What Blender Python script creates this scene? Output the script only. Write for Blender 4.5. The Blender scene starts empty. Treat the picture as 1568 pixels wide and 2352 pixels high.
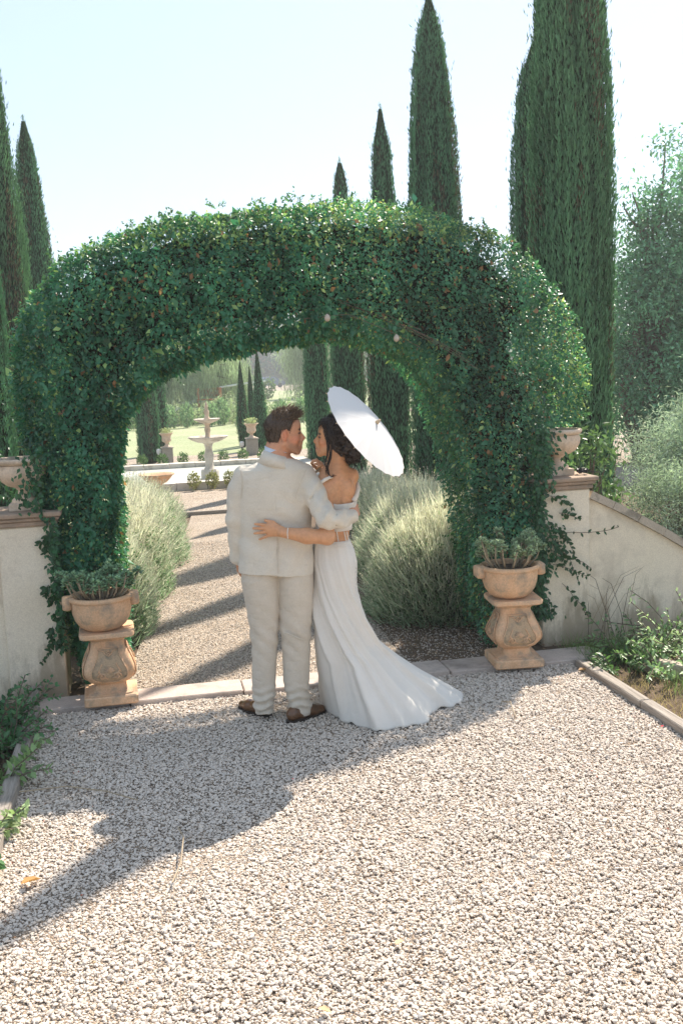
import bpy, math, random
import numpy as np
from math import radians, sin, cos, tan, pi, atan2, sqrt
from mathutils import Vector, Matrix
random.seed(7)
RNG = np.random.default_rng(7)
C = bpy.context.scene.collection
SC = bpy.context.scene

# ------------------------------------------------------------------ camera, sky, sun, exposure
FPX, CAM_H, HORIZON, ROLL, YAW = 2287.0, 2.05, 850.0, math.atan(0.042), radians(11.0)
PITCH = math.atan((1176 - HORIZON) / FPX)
cam_loc = Vector((0, 0, CAM_H))
FWD = Vector((sin(YAW)*cos(PITCH), cos(YAW)*cos(PITCH), -sin(PITCH)))
RGT0 = Vector((cos(YAW), -sin(YAW), 0)); UPV0 = RGT0.cross(FWD)
RGT = RGT0*cos(ROLL) - UPV0*sin(ROLL); UPV = UPV0*cos(ROLL) + RGT0*sin(ROLL)
cd = bpy.data.cameras.new('camera'); cam = bpy.data.objects.new('camera', cd); C.objects.link(cam)
m = Matrix((RGT, UPV, -FWD)).transposed().to_4x4(); m.translation = cam_loc
cam.matrix_world = m
cd.sensor_fit = 'VERTICAL'; cd.sensor_height = 36.0; cd.lens = 36.0*FPX/2352.0
cd.clip_start = 0.05; cd.clip_end = 4000
SC.camera = cam

SUN_EL, SUN_AZ = radians(48.5), radians(41.5)      # azimuth clockwise from +Y
world = bpy.data.worlds.new('World'); SC.world = world; world.use_nodes = True
wn = world.node_tree.nodes; wl = world.node_tree.links; wn.clear()
sky = wn.new('ShaderNodeTexSky'); sky.sky_type = 'NISHITA'; sky.sun_disc = False
sky.sun_elevation = SUN_EL; sky.sun_rotation = SUN_AZ
sky.air_density = 0.9; sky.dust_density = 0.8; sky.ozone_density = 1.6; sky.altitude = 200
bg = wn.new('ShaderNodeBackground'); bg.inputs['Strength'].default_value = 0.1
wo = wn.new('ShaderNodeOutputWorld')
tint = wn.new('ShaderNodeMix'); tint.data_type = 'RGBA'; tint.inputs[0].default_value = 0.5
tint.inputs[7].default_value = (3.75, 4.4, 5.0, 1)          # thin even summer haze over the whole dome
wl.new(sky.outputs[0], tint.inputs[6]); wl.new(tint.outputs[2], bg.inputs[0]); wl.new(bg.outputs[0], wo.inputs[0])
sl = bpy.data.lights.new('sun', 'SUN'); sl.energy = 4.4; sl.angle = radians(0.5); sl.color = (1.0, 0.90, 0.775)
so = bpy.data.objects.new('sun', sl); C.objects.link(so)
to_sun = Vector((sin(SUN_AZ)*cos(SUN_EL), cos(SUN_AZ)*cos(SUN_EL), sin(SUN_EL)))
so.rotation_euler = to_sun.to_track_quat('Z', 'Y').to_euler(); so.location = (10, 14, 25)
SC.view_settings.view_transform = 'Standard'; SC.view_settings.look = 'None'
SC.view_settings.gamma = 1.0; SC.view_settings.use_curve_mapping = False
SC.view_settings.exposure = 1.18
SC.cycles.max_bounces = 8; SC.cycles.diffuse_bounces = 4; SC.cycles.transparent_max_bounces = 8

# ------------------------------------------------------------------ helpers
def tag(o, label=None, cat=None, group=None, kind=None):
    if label: o['label'] = label
    if cat: o['category'] = cat
    if group: o['group'] = group
    if kind: o['kind'] = kind
    return o
def thing(name, loc, label, cat, rz=0.0, group=None):
    o = bpy.data.objects.new(name, None); C.objects.link(o)
    o.location = loc; o.rotation_euler = (0, 0, rz); o.empty_display_size = 0.2
    return tag(o, label, cat, group)
def mesh_np(name, V, F, mat=None, parent=None, smooth=False, col=None, mats=None, midx=None):
    """V (n,3); F (m,k) int array or list of face tuples"""
    me = bpy.data.meshes.new(name)
    V = np.asarray(V, dtype=np.float32)
    if isinstance(F, np.ndarray):
        k = F.shape[1]; n = F.shape[0]
        me.vertices.add(len(V)); me.vertices.foreach_set('co', V.ravel())
        me.loops.add(n*k); me.loops.foreach_set('vertex_index', F.astype(np.int32).ravel())
        me.polygons.add(n)
        me.polygons.foreach_set('loop_start', np.arange(0, n*k, k, dtype=np.int32))
        me.update(calc_edges=True)
    else:
        me.from_pydata(V.tolist(), [], [tuple(f) for f in F]); me.update()
    if smooth: me.polygons.foreach_set('use_smooth', np.ones(len(me.polygons), dtype=bool))
    if col is not None:
        a = me.color_attributes.new('col', 'FLOAT_COLOR', 'POINT')
        cc = np.ones((len(V), 4), dtype=np.float32); cc[:, :3] = col
        a.data.foreach_set('color', cc.ravel())
    for mm in (mats or ([mat] if mat else [])): me.materials.append(mm)
    if midx is not None: me.polygons.foreach_set('material_index', np.asarray(midx, dtype=np.int32))
    o = bpy.data.objects.new(name, me); C.objects.link(o)
    if parent is not None: o.parent = parent
    return o
def link_mesh(name, me, parent=None, loc=(0, 0, 0), rot=(0, 0, 0), scale=(1, 1, 1)):
    o = bpy.data.objects.new(name, me); C.objects.link(o)
    if parent is not None: o.parent = parent
    o.location = loc; o.rotation_euler = rot; o.scale = scale
    return o
def copy_tree(o, parent=None):
    c = o.copy(); C.objects.link(c); c.parent = parent
    for ch in list(o.children): copy_tree(ch, c)
    return c
class MB:
    """small mesh builder"""
    def __init__(s): s.v = []; s.f = []
    def add(s, V, F):
        b = len(s.v); s.v += [tuple(p) for p in V]; s.f += [tuple(i+b for i in f) for f in F]; return s
    def box(s, x0, x1, y0, y1, z0, z1, bev=0.0):
        if bev <= 0:
            V = [(x, y, z) for z in (z0, z1) for y in (y0, y1) for x in (x0, x1)]
            return s.add(V, [(0, 2, 3, 1), (4, 5, 7, 6), (0, 1, 5, 4), (2, 6, 7, 3), (0, 4, 6, 2), (1, 3, 7, 5)])
        b = bev
        rings = []
        for z, i in ((z0, b), (z0+b, 0), (z1-b, 0), (z1, b)):
            cpts = []
            for (cx, cy, sx, sy) in ((x0, y0, 1, 1), (x1, y0, -1, 1), (x1, y1, -1, -1), (x0, y1, 1, -1)):
                a = (cx+sx*(b+i), cy+sy*i, z); c = (cx+sx*i, cy+sy*(b+i), z)
                cpts += [c, a] if (sx, sy) in ((1, 1), (-1, -1)) else [a, c]
            rings.append(cpts)
        V = [p for r in rings for p in r]; F = []
        for k in range(3):
            for i in range(8):
                j = (i+1) % 8; F.append((k*8+i, k*8+j, (k+1)*8+j, (k+1)*8+i))
        F.append(tuple(range(7, -1, -1))); F.append(tuple(range(24, 32)))
        return s.add(V, F)
    def lathe(s, prof, n=24, cx=0, cy=0, flute=0, famp=0.0, cap=True, sq=0.0):
        V = []; F = []
        for (r, z) in prof:
            for i in range(n):
                a = 2*pi*i/n
                rr = r*(1+famp*abs(cos(a*flute/2))) if flute else r
                V.append((cx+rr*cos(a), cy+rr*sin(a), z))
        for k in range(len(prof)-1):
            for i in range(n):
                j = (i+1) % n; F.append((k*n+i, k*n+j, (k+1)*n+j, (k+1)*n+i))
        if cap: F.append(tuple(range(n-1, -1, -1))); F.append(tuple((len(prof)-1)*n+i for i in range(n)))
        return s.add(V, F)
    def tube(s, pts, rad, n=6):
        pts = [Vector(p) for p in pts]
        if not hasattr(rad, '__len__'): rad = [rad]*len(pts)
        V = []; F = []
        t0 = (pts[1]-pts[0]).normalized()
        up = Vector((0, 0, 1)) if abs(t0.z) < 0.9 else Vector((1, 0, 0))
        u = t0.cross(up).normalized()
        for i, p in enumerate(pts):
            t = (pts[min(i+1, len(pts)-1)]-pts[max(i-1, 0)]).normalized()
            u = (u - t*u.dot(t)).normalized(); w = t.cross(u)
            for k in range(n):
                a = 2*pi*k/n; V.append(tuple(p+(u*cos(a)+w*sin(a))*rad[i]))
        for i in range(len(pts)-1):
            for k in range(n):
                j = (k+1) % n; F.append((i*n+k, i*n+j, (i+1)*n+j, (i+1)*n+k))
        F.append(tuple(range(n-1, -1, -1))); F.append(tuple((len(pts)-1)*n+k for k in range(n)))
        return s.add(V, F)
    def build(s, name, mat, parent=None, smooth=False):
        return mesh_np(name, np.array(s.v), s.f, mat, parent, smooth)
def smooth_by_angle(o, ang=40):
    me = o.data
    me.polygons.foreach_set('use_smooth', np.ones(len(me.polygons), dtype=bool))
    me.set_sharp_from_angle(angle=radians(ang))
    return o
def frames(d, n):
    """rotation matrices (N,3,3) with local Y along d and local Z near n"""
    d = d/np.linalg.norm(d, axis=1, keepdims=True)
    x = np.cross(d, n); l = np.linalg.norm(x, axis=1, keepdims=True)
    bad = l[:, 0] < 1e-4; x[bad] = np.cross(d[bad], np.array([1., .3, .2])); l = np.linalg.norm(x, axis=1, keepdims=True)
    x = x/l; z = np.cross(x, d)
    return np.stack([x, d, z], axis=2)
def scatter(tv, tf, P, Rm, S, col=None):
    tv = np.asarray(tv, float); tf = np.asarray(tf, int); N = len(P)
    if np.ndim(S) == 1: S = np.stack([S, S, S], 1)
    L = tv[None]*S[:, None, :]
    W = np.einsum('nij,nkj->nki', Rm, L) + P[:, None, :]
    F = tf[None]+(np.arange(N)*len(tv))[:, None, None]
    cc = None if col is None else np.repeat(col, len(tv), axis=0)
    return W.reshape(-1, 3), F.reshape(-1, tf.shape[1]), cc
def rnd_unit(n):
    v = RNG.normal(size=(n, 3)); return v/np.linalg.norm(v, axis=1, keepdims=True)
def wnoise(P, f=1.0, seed=0, octv=3):
    """cheap smooth noise from sines, about -1..1"""
    r = np.random.default_rng(seed); out = 0; a = 1.0; tot = 0
    for o in range(octv):
        s = 0
        for k in range(5):
            w = r.normal(size=3)*f; s = s+np.sin(P[..., 0]*w[0]+P[..., 1]*w[1]+P[..., 2]*w[2]+r.uniform(0, 6.28))
        out = out+a*s/2.6; tot += a; a *= .5; f *= 2.1
    return out/tot
# leaf templates (local Y along the leaf, Z normal)
LEAF = np.array([(0, 0, 0), (.26, .35, .05), (0, .42, -.03), (-.26, .35, .05), (0, 1, -.08), (.17, .75, .02), (-.17, .75, .02)], float)
LEAF_F = np.array([(0, 1, 2), (0, 2, 3), (1, 5, 2), (2, 6, 3), (2, 5, 4), (2, 4, 6)])
LEAF4 = np.array([(0, 0, 0), (.28, .45, .06), (0, 1, -.05), (-.28, .45, .06)], float); LEAF4_F = np.array([(0, 1, 2), (0, 2, 3)])
BLADE = np.array([(-.5, 0, 0), (.5, 0, 0), (0, 1, 0)], float); BLADE_F = np.array([(0, 1, 2)])

# ------------------------------------------------------------------ materials
def new_mat(name):
    mt = bpy.data.materials.new(name); mt.use_nodes = True
    nt = mt.node_tree; return mt, nt, nt.nodes['Principled BSDF']
def nd(nt, t, **kw):
    n = nt.nodes.new(t)
    for k, v in kw.items():
        if k in n.inputs.keys(): n.inputs[k].default_value = v
        else: setattr(n, k, v)
    return n
def ramp(nt, fac, stops):
    r = nt.nodes.new('ShaderNodeValToRGB')
    while len(r.color_ramp.elements) < len(stops): r.color_ramp.elements.new(.5)
    for e, (p, c) in zip(r.color_ramp.elements, stops): e.position = p; e.color = (*c, 1)
    nt.links.new(fac, r.inputs[0]); return r.outputs[0]
def coords(nt, obj=True):
    tc = nt.nodes.new('ShaderNodeTexCoord'); return tc.outputs['Object']
def mapping(nt, vec, scale):
    mp = nt.nodes.new('ShaderNodeMapping'); mp.inputs['Scale'].default_value = scale
    nt.links.new(vec, mp.inputs[0]); return mp.outputs[0]
def noise(nt, vec, scale, detail=4, rough=.6):
    n = nd(nt, 'ShaderNodeTexNoise', Scale=scale, Detail=detail, Roughness=rough)
    nt.links.new(vec, n.inputs['Vector']); return n.outputs[0]
def bump(nt, bsdf, h, strength=.4, dist=.01):
    b = nd(nt, 'ShaderNodeBump', Strength=strength, Distance=dist)
    nt.links.new(h, b.inputs['Height']); nt.links.new(b.outputs[0], bsdf.inputs['Normal']); return b
def mixc(nt, fac, a, b, mode='MIX'):
    mx = nt.nodes.new('ShaderNodeMix'); mx.data_type = 'RGBA'; mx.blend_type = mode
    if hasattr(fac, 'links') or not isinstance(fac, (int, float)): nt.links.new(fac, mx.inputs[0])
    else: mx.inputs[0].default_value = fac
    for s, i in ((a, 6), (b, 7)):
        if isinstance(s, tuple): mx.inputs[i].default_value = (*s, 1)
        else: nt.links.new(s, mx.inputs[i])
    return mx.outputs[2]
def noisy(name, c1, c2, c3=None, scale=6, rough=.85, bmp=.4, bdist=.006, bscale=60, stain=None, spec=.3, stain_scale=1.7):
    mt, nt, b = new_mat(name); v = coords(nt)
    n1 = noise(nt, v, scale)
    cc = ramp(nt, n1, [(.32, c1), (.52, c2), (.7, c3 or c1)])
    fine = noise(nt, v, bscale, 5, .7)
    cc = mixc(nt, .35, cc, ramp(nt, fine, [(.3, tuple(x*.55 for x in c1)), (.65, tuple(min(1, x*1.25) for x in c2))]))
    if stain:
        sn = noise(nt, v, stain_scale, 5, .65)
        f = ramp(nt, sn, [(.5, (0, 0, 0)), (.68, (1, 1, 1))])
        cc = mixc(nt, f, cc, stain)
    nt.links.new(cc, b.inputs['Base Color'])
    b.inputs['Roughness'].default_value = rough; b.inputs['Specular IOR Level'].default_value = spec
    bump(nt, b, fine, bmp, bdist)
    return mt
def leafmat(name, trans=.35, rough=.45, spec=.4, tint=1.25, useattr=True, color=(.05, .1, .03), tb=.82):
    mt, nt, b = new_mat(name)
    if useattr:
        at = nd(nt, 'ShaderNodeAttribute', attribute_name='col'); c = at.outputs['Color']
    else:
        rg = nd(nt, 'ShaderNodeRGB'); rg.outputs[0].default_value = (*color, 1); c = rg.outputs[0]
    nt.links.new(c, b.inputs['Base Color'])
    b.inputs['Roughness'].default_value = rough; b.inputs['Specular IOR Level'].default_value = spec
    tr = nd(nt, 'ShaderNodeBsdfTranslucent')
    mul = mixc(nt, 1.0, c, (tint*1.02, tint*1.16, tint*tb), 'MULTIPLY'); nt.links.new(mul, tr.inputs[0])
    ms = nd(nt, 'ShaderNodeMixShader'); ms.inputs[0].default_value = trans
    nt.links.new(b.outputs[0], ms.inputs[1]); nt.links.new(tr.outputs[0], ms.inputs[2])
    nt.links.new(ms.outputs[0], nt.nodes['Material Output'].inputs[0])
    return mt
def flat(name, c, rough=.6, spec=.4, metal=0.0):
    mt, nt, b = new_mat(name); b.inputs['Base Color'].default_value = (*c, 1)
    b.inputs['Roughness'].default_value = rough; b.inputs['Specular IOR Level'].default_value = spec
    b.inputs['Metallic'].default_value = metal; return mt

M = {}
M['leaf'] = leafmat('ivy leaf', .32, .38, .5)
M['leaf_matt'] = leafmat('matt foliage', .3, .7, .2, tb=.85)
M['cypress'] = leafmat('cypress sprays', .18, .8, .15)
M['lavender'] = leafmat('lavender stalks', .42, .85, .1, .98, tb=1.02)
M['succulent'] = leafmat('succulent leaves', .15, .45, .4)
M['grass'] = leafmat('grass blades', .35, .8, .1)
M['bark'] = noisy('bark', (.11, .085, .06), (.2, .16, .12), scale=14, bmp=.8, bdist=.01)
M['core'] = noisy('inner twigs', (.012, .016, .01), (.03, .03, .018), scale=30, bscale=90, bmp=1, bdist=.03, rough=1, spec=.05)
M['stucco'] = noisy('old cream stucco', (.78, .67, .51), (.84, .73, .58), (.72, .6, .46), scale=2.2, bscale=130, bmp=.35, bdist=.003,
                    stain=(.42, .35, .26), stain_scale=1.1)
def patchy_dirt(mt, col):
    nt = mt.node_tree; b = nt.nodes['Principled BSDF']; src = b.inputs['Base Color'].links[0].from_socket
    v = coords(nt); n1 = noise(nt, mapping(nt, v, (1, 1, .3)), 4.5, 6, .7); sx = nd(nt, 'ShaderNodeSeparateXYZ'); nt.links.new(v, sx.inputs[0])
    m1 = nd(nt, 'ShaderNodeMath', operation='MULTIPLY_ADD'); nt.links.new(sx.outputs[2], m1.inputs[0]); m1.inputs[1].default_value = -.55; nt.links.new(n1, m1.inputs[2])
    f = ramp(nt, m1.outputs[0], [(.36, (0, 0, 0)), (.5, (.75, .75, .75))])
    nt.links.new(mixc(nt, f, src, col), b.inputs['Base Color'])
patchy_dirt(M['stucco'], (.36, .29, .2))
M['cap'] = noisy('weathered terracotta cap', (.33, .25, .18), (.42, .3, .22), (.25, .22, .18), scale=7, bscale=80, bmp=.6, bdist=.006, stain=(.16, .15, .12), stain_scale=5)
M['coping'] = noisy('lichened coping stone', (.42, .36, .28), (.52, .44, .35), (.33, .29, .23), scale=6, bscale=90, bmp=.7, bdist=.008, stain=(.22, .19, .15), stain_scale=6)
M['terra'] = noisy('old terracotta', (.62, .36, .2), (.72, .47, .29), (.54, .37, .25), scale=7, bscale=95, bmp=.55, bdist=.004, stain=(.34, .27, .2), stain_scale=9)
M['terra_pale'] = noisy('limed terracotta', (.6, .45, .33), (.7, .56, .43), (.55, .36, .22), scale=6, bscale=80, bmp=.5, bdist=.004, stain=(.4, .33, .25), stain_scale=6)
M['terra_relief'] = noisy('grey brown terracotta relief', (.42, .3, .19), (.5, .36, .23), (.3, .25, .19), scale=22, bscale=110, bmp=.6, bdist=.004, stain=(.2, .18, .13), stain_scale=14)
M['stone'] = noisy('pale stone', (.55, .49, .42), (.62, .57, .5), (.45, .4, .34), scale=5, bscale=80, bmp=.4, stain=(.33, .29, .24), stain_scale=4)
M['kerb'] = noisy('kerb stone', (.46, .38, .33), (.55, .46, .4), (.38, .32, .28), scale=5, bscale=110, bmp=.5, bdist=.004, stain=(.28, .23, .2), stain_scale=3)
M['soil'] = noisy('soil', (.1, .07, .05), (.18, .13, .09), scale=8, bscale=60, bmp=1, bdist=.02, rough=1)
M['concrete'] = noisy('grey pedestal stone', (.3, .28, .24), (.38, .35, .3), scale=8, bmp=.5)
def wood_mat():
    mt, nt, b = new_mat('weathered timber'); v = coords(nt)
    s = mapping(nt, v, (22, 1.2, 22)); n = noise(nt, s, 3, 6, .7)
    cc = ramp(nt, n, [(.3, (.13, .11, .09)), (.5, (.3, .26, .22)), (.7, (.42, .37, .32))])
    nt.links.new(cc, b.inputs['Base Color']); b.inputs['Roughness'].default_value = .9
    bump(nt, b, n, .8, .008); return mt
M['wood'] = wood_mat()
def gravel_base(name, sc, c):
    mt, nt, b = new_mat(name); v = coords(nt)
    vo = nd(nt, 'ShaderNodeTexVoronoi', Scale=sc); nt.links.new(v, vo.inputs['Vector'])
    n = noise(nt, v, 2.0, 5)
    cc = ramp(nt, vo.outputs['Distance'], [(.0, c), (.35, tuple(x*.8 for x in c)), (.75, tuple(x*.22 for x in c))])
    bw = nd(nt, 'ShaderNodeSeparateColor'); nt.links.new(vo.outputs['Color'], bw.inputs[0])
    tint = ramp(nt, bw.outputs[0], [(0, (.62, .6, .58)), (.5, (1, .97, .92)), (1, (.85, .74, .62))])
    cc = mixc(nt, 1.0, cc, tint, 'MULTIPLY')
    big = ramp(nt, n, [(.3, (.82, .78, .74)), (.6, (1, 1, 1))])
    cc = mixc(nt, 1.0, cc, big, 'MULTIPLY')
    nt.links.new(cc, b.inputs['Base Color']); b.inputs['Roughness'].default_value = .95
    inv = nd(nt, 'ShaderNodeMath', operation='SUBTRACT'); inv.inputs[0].default_value = 1; nt.links.new(vo.outputs['Distance'], inv.inputs[1])
    bump(nt, b, inv.outputs[0], 1.0, .012); return mt
M['gravel_bed'] = gravel_base('gravel bed', 110, (.7, .59, .49))
M['path_gravel'] = gravel_base('path gravel', 85, (.82, .72, .62))
M['far_gravel'] = gravel_base('far gravel', 50, (.75, .66, .57))
def stone_mat():
    mt, nt, b = new_mat('loose gravel stones')
    oi = nd(nt, 'ShaderNodeObjectInfo')
    at = nd(nt, 'ShaderNodeAttribute', attribute_name='rnd', attribute_type='INSTANCER')
    cc = ramp(nt, at.outputs['Fac'], [(0, (.33, .27, .21)), (.08, (.46, .40, .34)), (.3, (.56, .485, .41)), (.6, (.64, .555, .47)), (.86, (.61, .50, .39)), (1, (.74, .67, .595))])
    v = coords(nt); n = noise(nt, v, 90, 3)
    cc = mixc(nt, .3, cc, ramp(nt, n, [(.3, (.5, .44, .38)), (.7, (.85, .78, .7))]))
    nt.links.new(cc, b.inputs['Base Color']); b.inputs['Roughness'].default_value = .9; return mt
M['pebble'] = stone_mat()
def grass_ground():
    mt, nt, b = new_mat('mown lawn'); v = coords(nt)
    n = noise(nt, v, .35, 6, .6); f = noise(nt, v, 14, 5, .7)
    cc = ramp(nt, n, [(.3, (.24, .29, .16)), (.5, (.34, .38, .22)), (.7, (.44, .44, .29))])
    cc = mixc(nt, .4, cc, ramp(nt, f, [(.35, (.16, .2, .1)), (.65, (.44, .46, .3))]))
    nt.links.new(cc, b.inputs['Base Color']); b.inputs['Roughness'].default_value = 1; b.inputs['Specular IOR Level'].default_value = .1
    bump(nt, b, f, 1, .03); return mt
M['lawn'] = grass_ground()
M['dry_ground'] = noisy('dry ground', (.3, .24, .16), (.4, .33, .22), (.22, .22, .12), scale=.5, bscale=20, bmp=1, bdist=.02, rough=1)
def water_mat():
    mt, nt, b = new_mat('pool water'); v = coords(nt)
    b.inputs['Base Color'].default_value = (.55, .56, .5, 1); b.inputs['Roughness'].default_value = .3
    b.inputs['Specular IOR Level'].default_value = .7
    n = noise(nt, v, 9, 3); bump(nt, b, n, .25, .02); return mt
M['water'] = water_mat()

# ------------------------------------------------------------------ ground, terrace, paths
def sheet(name, pts, z, mat, kind='structure', sub=None):
    o = mesh_np(name, np.array([(x, y, z) for x, y in pts]), [tuple(range(len(pts)))], mat)
    tag(o, kind=kind); return o
sheet('ground', [(-500, -100), (500, -100), (500, 700), (-500, 700)], -.06, M['dry_ground'])
sheet('lawn', [(-60, 26.6), (60, 26.6), (60, 46), (-60, 46)], -.028, M['lawn'])
sheet('far_lawn', [(-80, 49), (90, 49), (90, 115), (-80, 115)], -.028, M['lawn'])
sheet('garden_ground', [(-14, 6.55), (14, 6.55), (14, 15), (-14, 15)], -.045, M['soil'])
sheet('pool_garden', [(-14, 15), (14, 15), (14, 24.2), (-14, 24.2)], -.044, M['far_gravel'])
sheet('gravel_terrace', [(-.76, -3), (2.76, -3), (2.76, 6.25), (-.76, 6.25)], -.004, M['gravel_bed'])
sheet('garden_path', [(-.28, 6.5), (2.45, 6.5), (2.35, 11), (2.2, 15), (.62, 15), (.1, 10)], -.02, M['path_gravel'])
sheet('pool_forecourt', [(-3, 15.02), (5, 15.02), (5, 18.2), (-3, 18.2)], -.034, M['far_gravel'])
sheet('cross_path', [(-30, 24.2), (30, 24.2), (30, 26.6), (-30, 26.6)], -.024, M['far_gravel'])
sheet('distant_track', [(-60, 46), (60, 46), (60, 49), (-60, 49)], -.024, M['far_gravel'])
sheet('car_park', [(-40, 115), (120, 115), (120, 170), (-40, 170)], -.02, M['far_gravel'])
sheet('left_flower_bed', [(-5, -3), (-.76, -3), (-.76, 6.6), (-5, 6.6)], -.03, M['soil'])
sheet('right_flower_bed', [(2.76, -3), (7, -3), (7, 6.65), (2.76, 6.65)], -.03, M['soil'])

# loose gravel: instanced stones on a cloud of points
def stone_proto(i):
    r = np.random.default_rng(50+i)
    t = (1+5**.5)/2
    V = np.array([(-1, t, 0), (1, t, 0), (-1, -t, 0), (1, -t, 0), (0, -1, t), (0, 1, t), (0, -1, -t), (0, 1, -t), (t, 0, -1), (t, 0, 1), (-t, 0, -1), (-t, 0, 1)], float)
    V /= np.linalg.norm(V[0]); V *= r.uniform(.72, 1.15, (12, 1)); V += r.normal(size=V.shape)*.07
    V *= np.array([r.uniform(.8, 1.2), r.uniform(.55, .9), r.uniform(.38, .6)])*.5
    F = [(0, 11, 5), (0, 5, 1), (0, 1, 7), (0, 7, 10), (0, 10, 11), (1, 5, 9), (5, 11, 4), (11, 10, 2), (10, 7, 6), (7, 1, 8), (3, 9, 4), (3, 4, 2), (3, 2, 6), (3, 6, 8), (3, 8, 9), (4, 9, 5), (2, 4, 11), (6, 2, 10), (8, 6, 7), (9, 8, 1)]
    me = bpy.data.meshes.new('stone'); me.from_pydata(V.tolist(), [], F); me.update(); me.materials.append(M['pebble'])
    return bpy.data.objects.new('gravel_stone', me)
PROTOS = [stone_proto(i) for i in range(6)]
def point_stuff(name, P, rot, scl, rnd):
    me = bpy.data.meshes.new(name); me.vertices.add(len(P)); me.vertices.foreach_set('co', P.astype(np.float32).ravel())
    for nm, ty, arr in (('rot', 'FLOAT_VECTOR', rot), ('scl', 'FLOAT_VECTOR', scl)):
        a = me.attributes.new(nm, ty, 'POINT'); a.data.foreach_set('vector', arr.astype(np.float32).ravel())
    a = me.attributes.new('rnd', 'FLOAT', 'POINT'); a.data.foreach_set('value', rnd.astype(np.float32))
    a = me.attributes.new('pick', 'INT', 'POINT'); a.data.foreach_set('value', RNG.integers(0, len(PROTOS), len(P)).astype(np.int32))
    me.materials.append(M['pebble'])
    o = bpy.data.objects.new(name, me); C.objects.link(o)
    ng = bpy.data.node_groups.new(name+' nodes', 'GeometryNodeTree')
    ng.interface.new_socket('Geometry', in_out='INPUT', socket_type='NodeSocketGeometry')
    ng.interface.new_socket('Geometry', in_out='OUTPUT', socket_type='NodeSocketGeometry')
    gi = ng.nodes.new('NodeGroupInput'); go = ng.nodes.new('NodeGroupOutput')
    iop = ng.nodes.new('GeometryNodeInstanceOnPoints'); g2i = ng.nodes.new('GeometryNodeGeometryToInstance')
    for p in PROTOS:
        oi = ng.nodes.new('GeometryNodeObjectInfo'); oi.inputs['Object'].default_value = p
        oi.inputs['As Instance'].default_value = False
        ng.links.new(oi.outputs['Geometry'], g2i.inputs[0])
    def na(nm, ty):
        n = ng.nodes.new('GeometryNodeInputNamedAttribute'); n.data_type = ty; n.inputs['Name'].default_value = nm; return n.outputs['Attribute']
    ng.links.new(gi.outputs[0], iop.inputs['Points']); ng.links.new(g2i.outputs[0], iop.inputs['Instance'])
    iop.inputs['Pick Instance'].default_value = True
    ng.links.new(na('pick', 'INT'), iop.inputs['Instance Index'])
    ng.links.new(na('rot', 'FLOAT_VECTOR'), iop.inputs['Rotation']); ng.links.new(na('scl', 'FLOAT_VECTOR'), iop.inputs['Scale'])
    ng.links.new(iop.outputs[0], go.inputs[0])
    md = o.modifiers.new('stones', 'NODES'); md.node_group = ng
    return o
def gravel_cloud(name, n, x0, x1, y0, y1, s0, s1, z=0.0, keep=None):
    P = np.stack([RNG.uniform(x0, x1, n), RNG.uniform(y0, y1, n), np.zeros(n)], 1)
    if keep is not None: P = P[keep(P)]; n = len(P)
    und = wnoise(P, 3.0, 3)*.006
    P[:, 2] = z+und+RNG.uniform(-.006, .006, n)
    s = s0+(s1-s0)*RNG.beta(1.3, 3.4, n)
    rot = np.stack([RNG.normal(0, .35, n), RNG.normal(0, .35, n), RNG.uniform(0, 6.28, n)], 1)
    return point_stuff(name, P, rot, np.stack([s, s, s], 1), RNG.beta(2.0, 1.6, n))
g = gravel_cloud('gravel', 175000, -.76, 2.75, 1.9, 6.22, .008, .035)
tag(g, 'loose pale grey and beige gravel covering the terrace', 'gravel', kind='stuff')
px = lambda P: (P[:, 0] > -.3+(P[:, 1]-6.5)*.13) & (P[:, 0] < 2.45)
g = gravel_cloud('path_gravel', 30000, -.3, 2.45, 6.52, 12.5, .010, .026, -.012, px)
tag(g, 'loose pinkish gravel on the path beyond the arch', 'gravel', kind='stuff')

# kerb of stone slabs across the terrace
kerb = thing('stone_kerb', (-.85, 6.25, 0), None, None); tag(kerb, kind='structure')
kx = [-.85, -.2, .52, 1.22, 1.9, 2.55, 3.0]
for i in range(6):
    yy = 6.25-.012*i
    b = MB().box(kx[i]+.85+.004, kx[i+1]+.85-.004, -.04*i*.4-.01, .23-.02*i*.4, -.1, .028+.004*(i % 2), .006)
    o = b.build('slab', M['kerb'], kerb)
# timber step between the path and the forecourt
st = thing('timber_step', (0, 15, 0), 'dark timber step edge across the gravel path beyond the couple', 'step')
MB().box(-.4, 3.6, -.03, .03, -.05, .035, .006).build('plank', M['wood'], st)
# timber edging
te = thing('timber_edging', (-.77, 2, 0), 'weathered grey timber edging between gravel and left flower bed', 'edging', group=None)
yy = -3.0
for k, (a, b_) in enumerate(((-4.5, 0.6), (.62, 2.55), (2.57, 4.2))):
    MB().box(-.045, .03, a, b_, -.08, .055+.006*k, .006).build('plank', M['wood'], te)
te2 = thing('timber_edging', (2.78, 2, 0), 'long weathered brown timber edging beside the right flower bed', 'edging')
for k, (a, b_) in enumerate(((-4.5, 1.4), (1.42, 3.2), (3.22, 4.1))):
    MB().box(-.03, .045, a, b_, -.08, .06-.005*k, .006).build('plank', M['wood'], te2)
p = thing('loose_plank', (-.83, 6.38, .03), 'short split grey plank lying by the foot of the left wall', 'plank', rz=radians(-7))
MB().box(-.055, .055, -.2, .24, 0, .03, .005).build('board', M['wood'], p); p.rotation_euler = (radians(6), radians(-14), radians(-7))
p = thing('timber_edging', (3.62, 5.2, .0), 'sunlit pale timber edge behind the weeds at the right', 'edging', rz=radians(28))
MB().box(-.04, .04, -.9, .9, -.05, .06, .006).build('plank', M['coping'], p)

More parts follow.
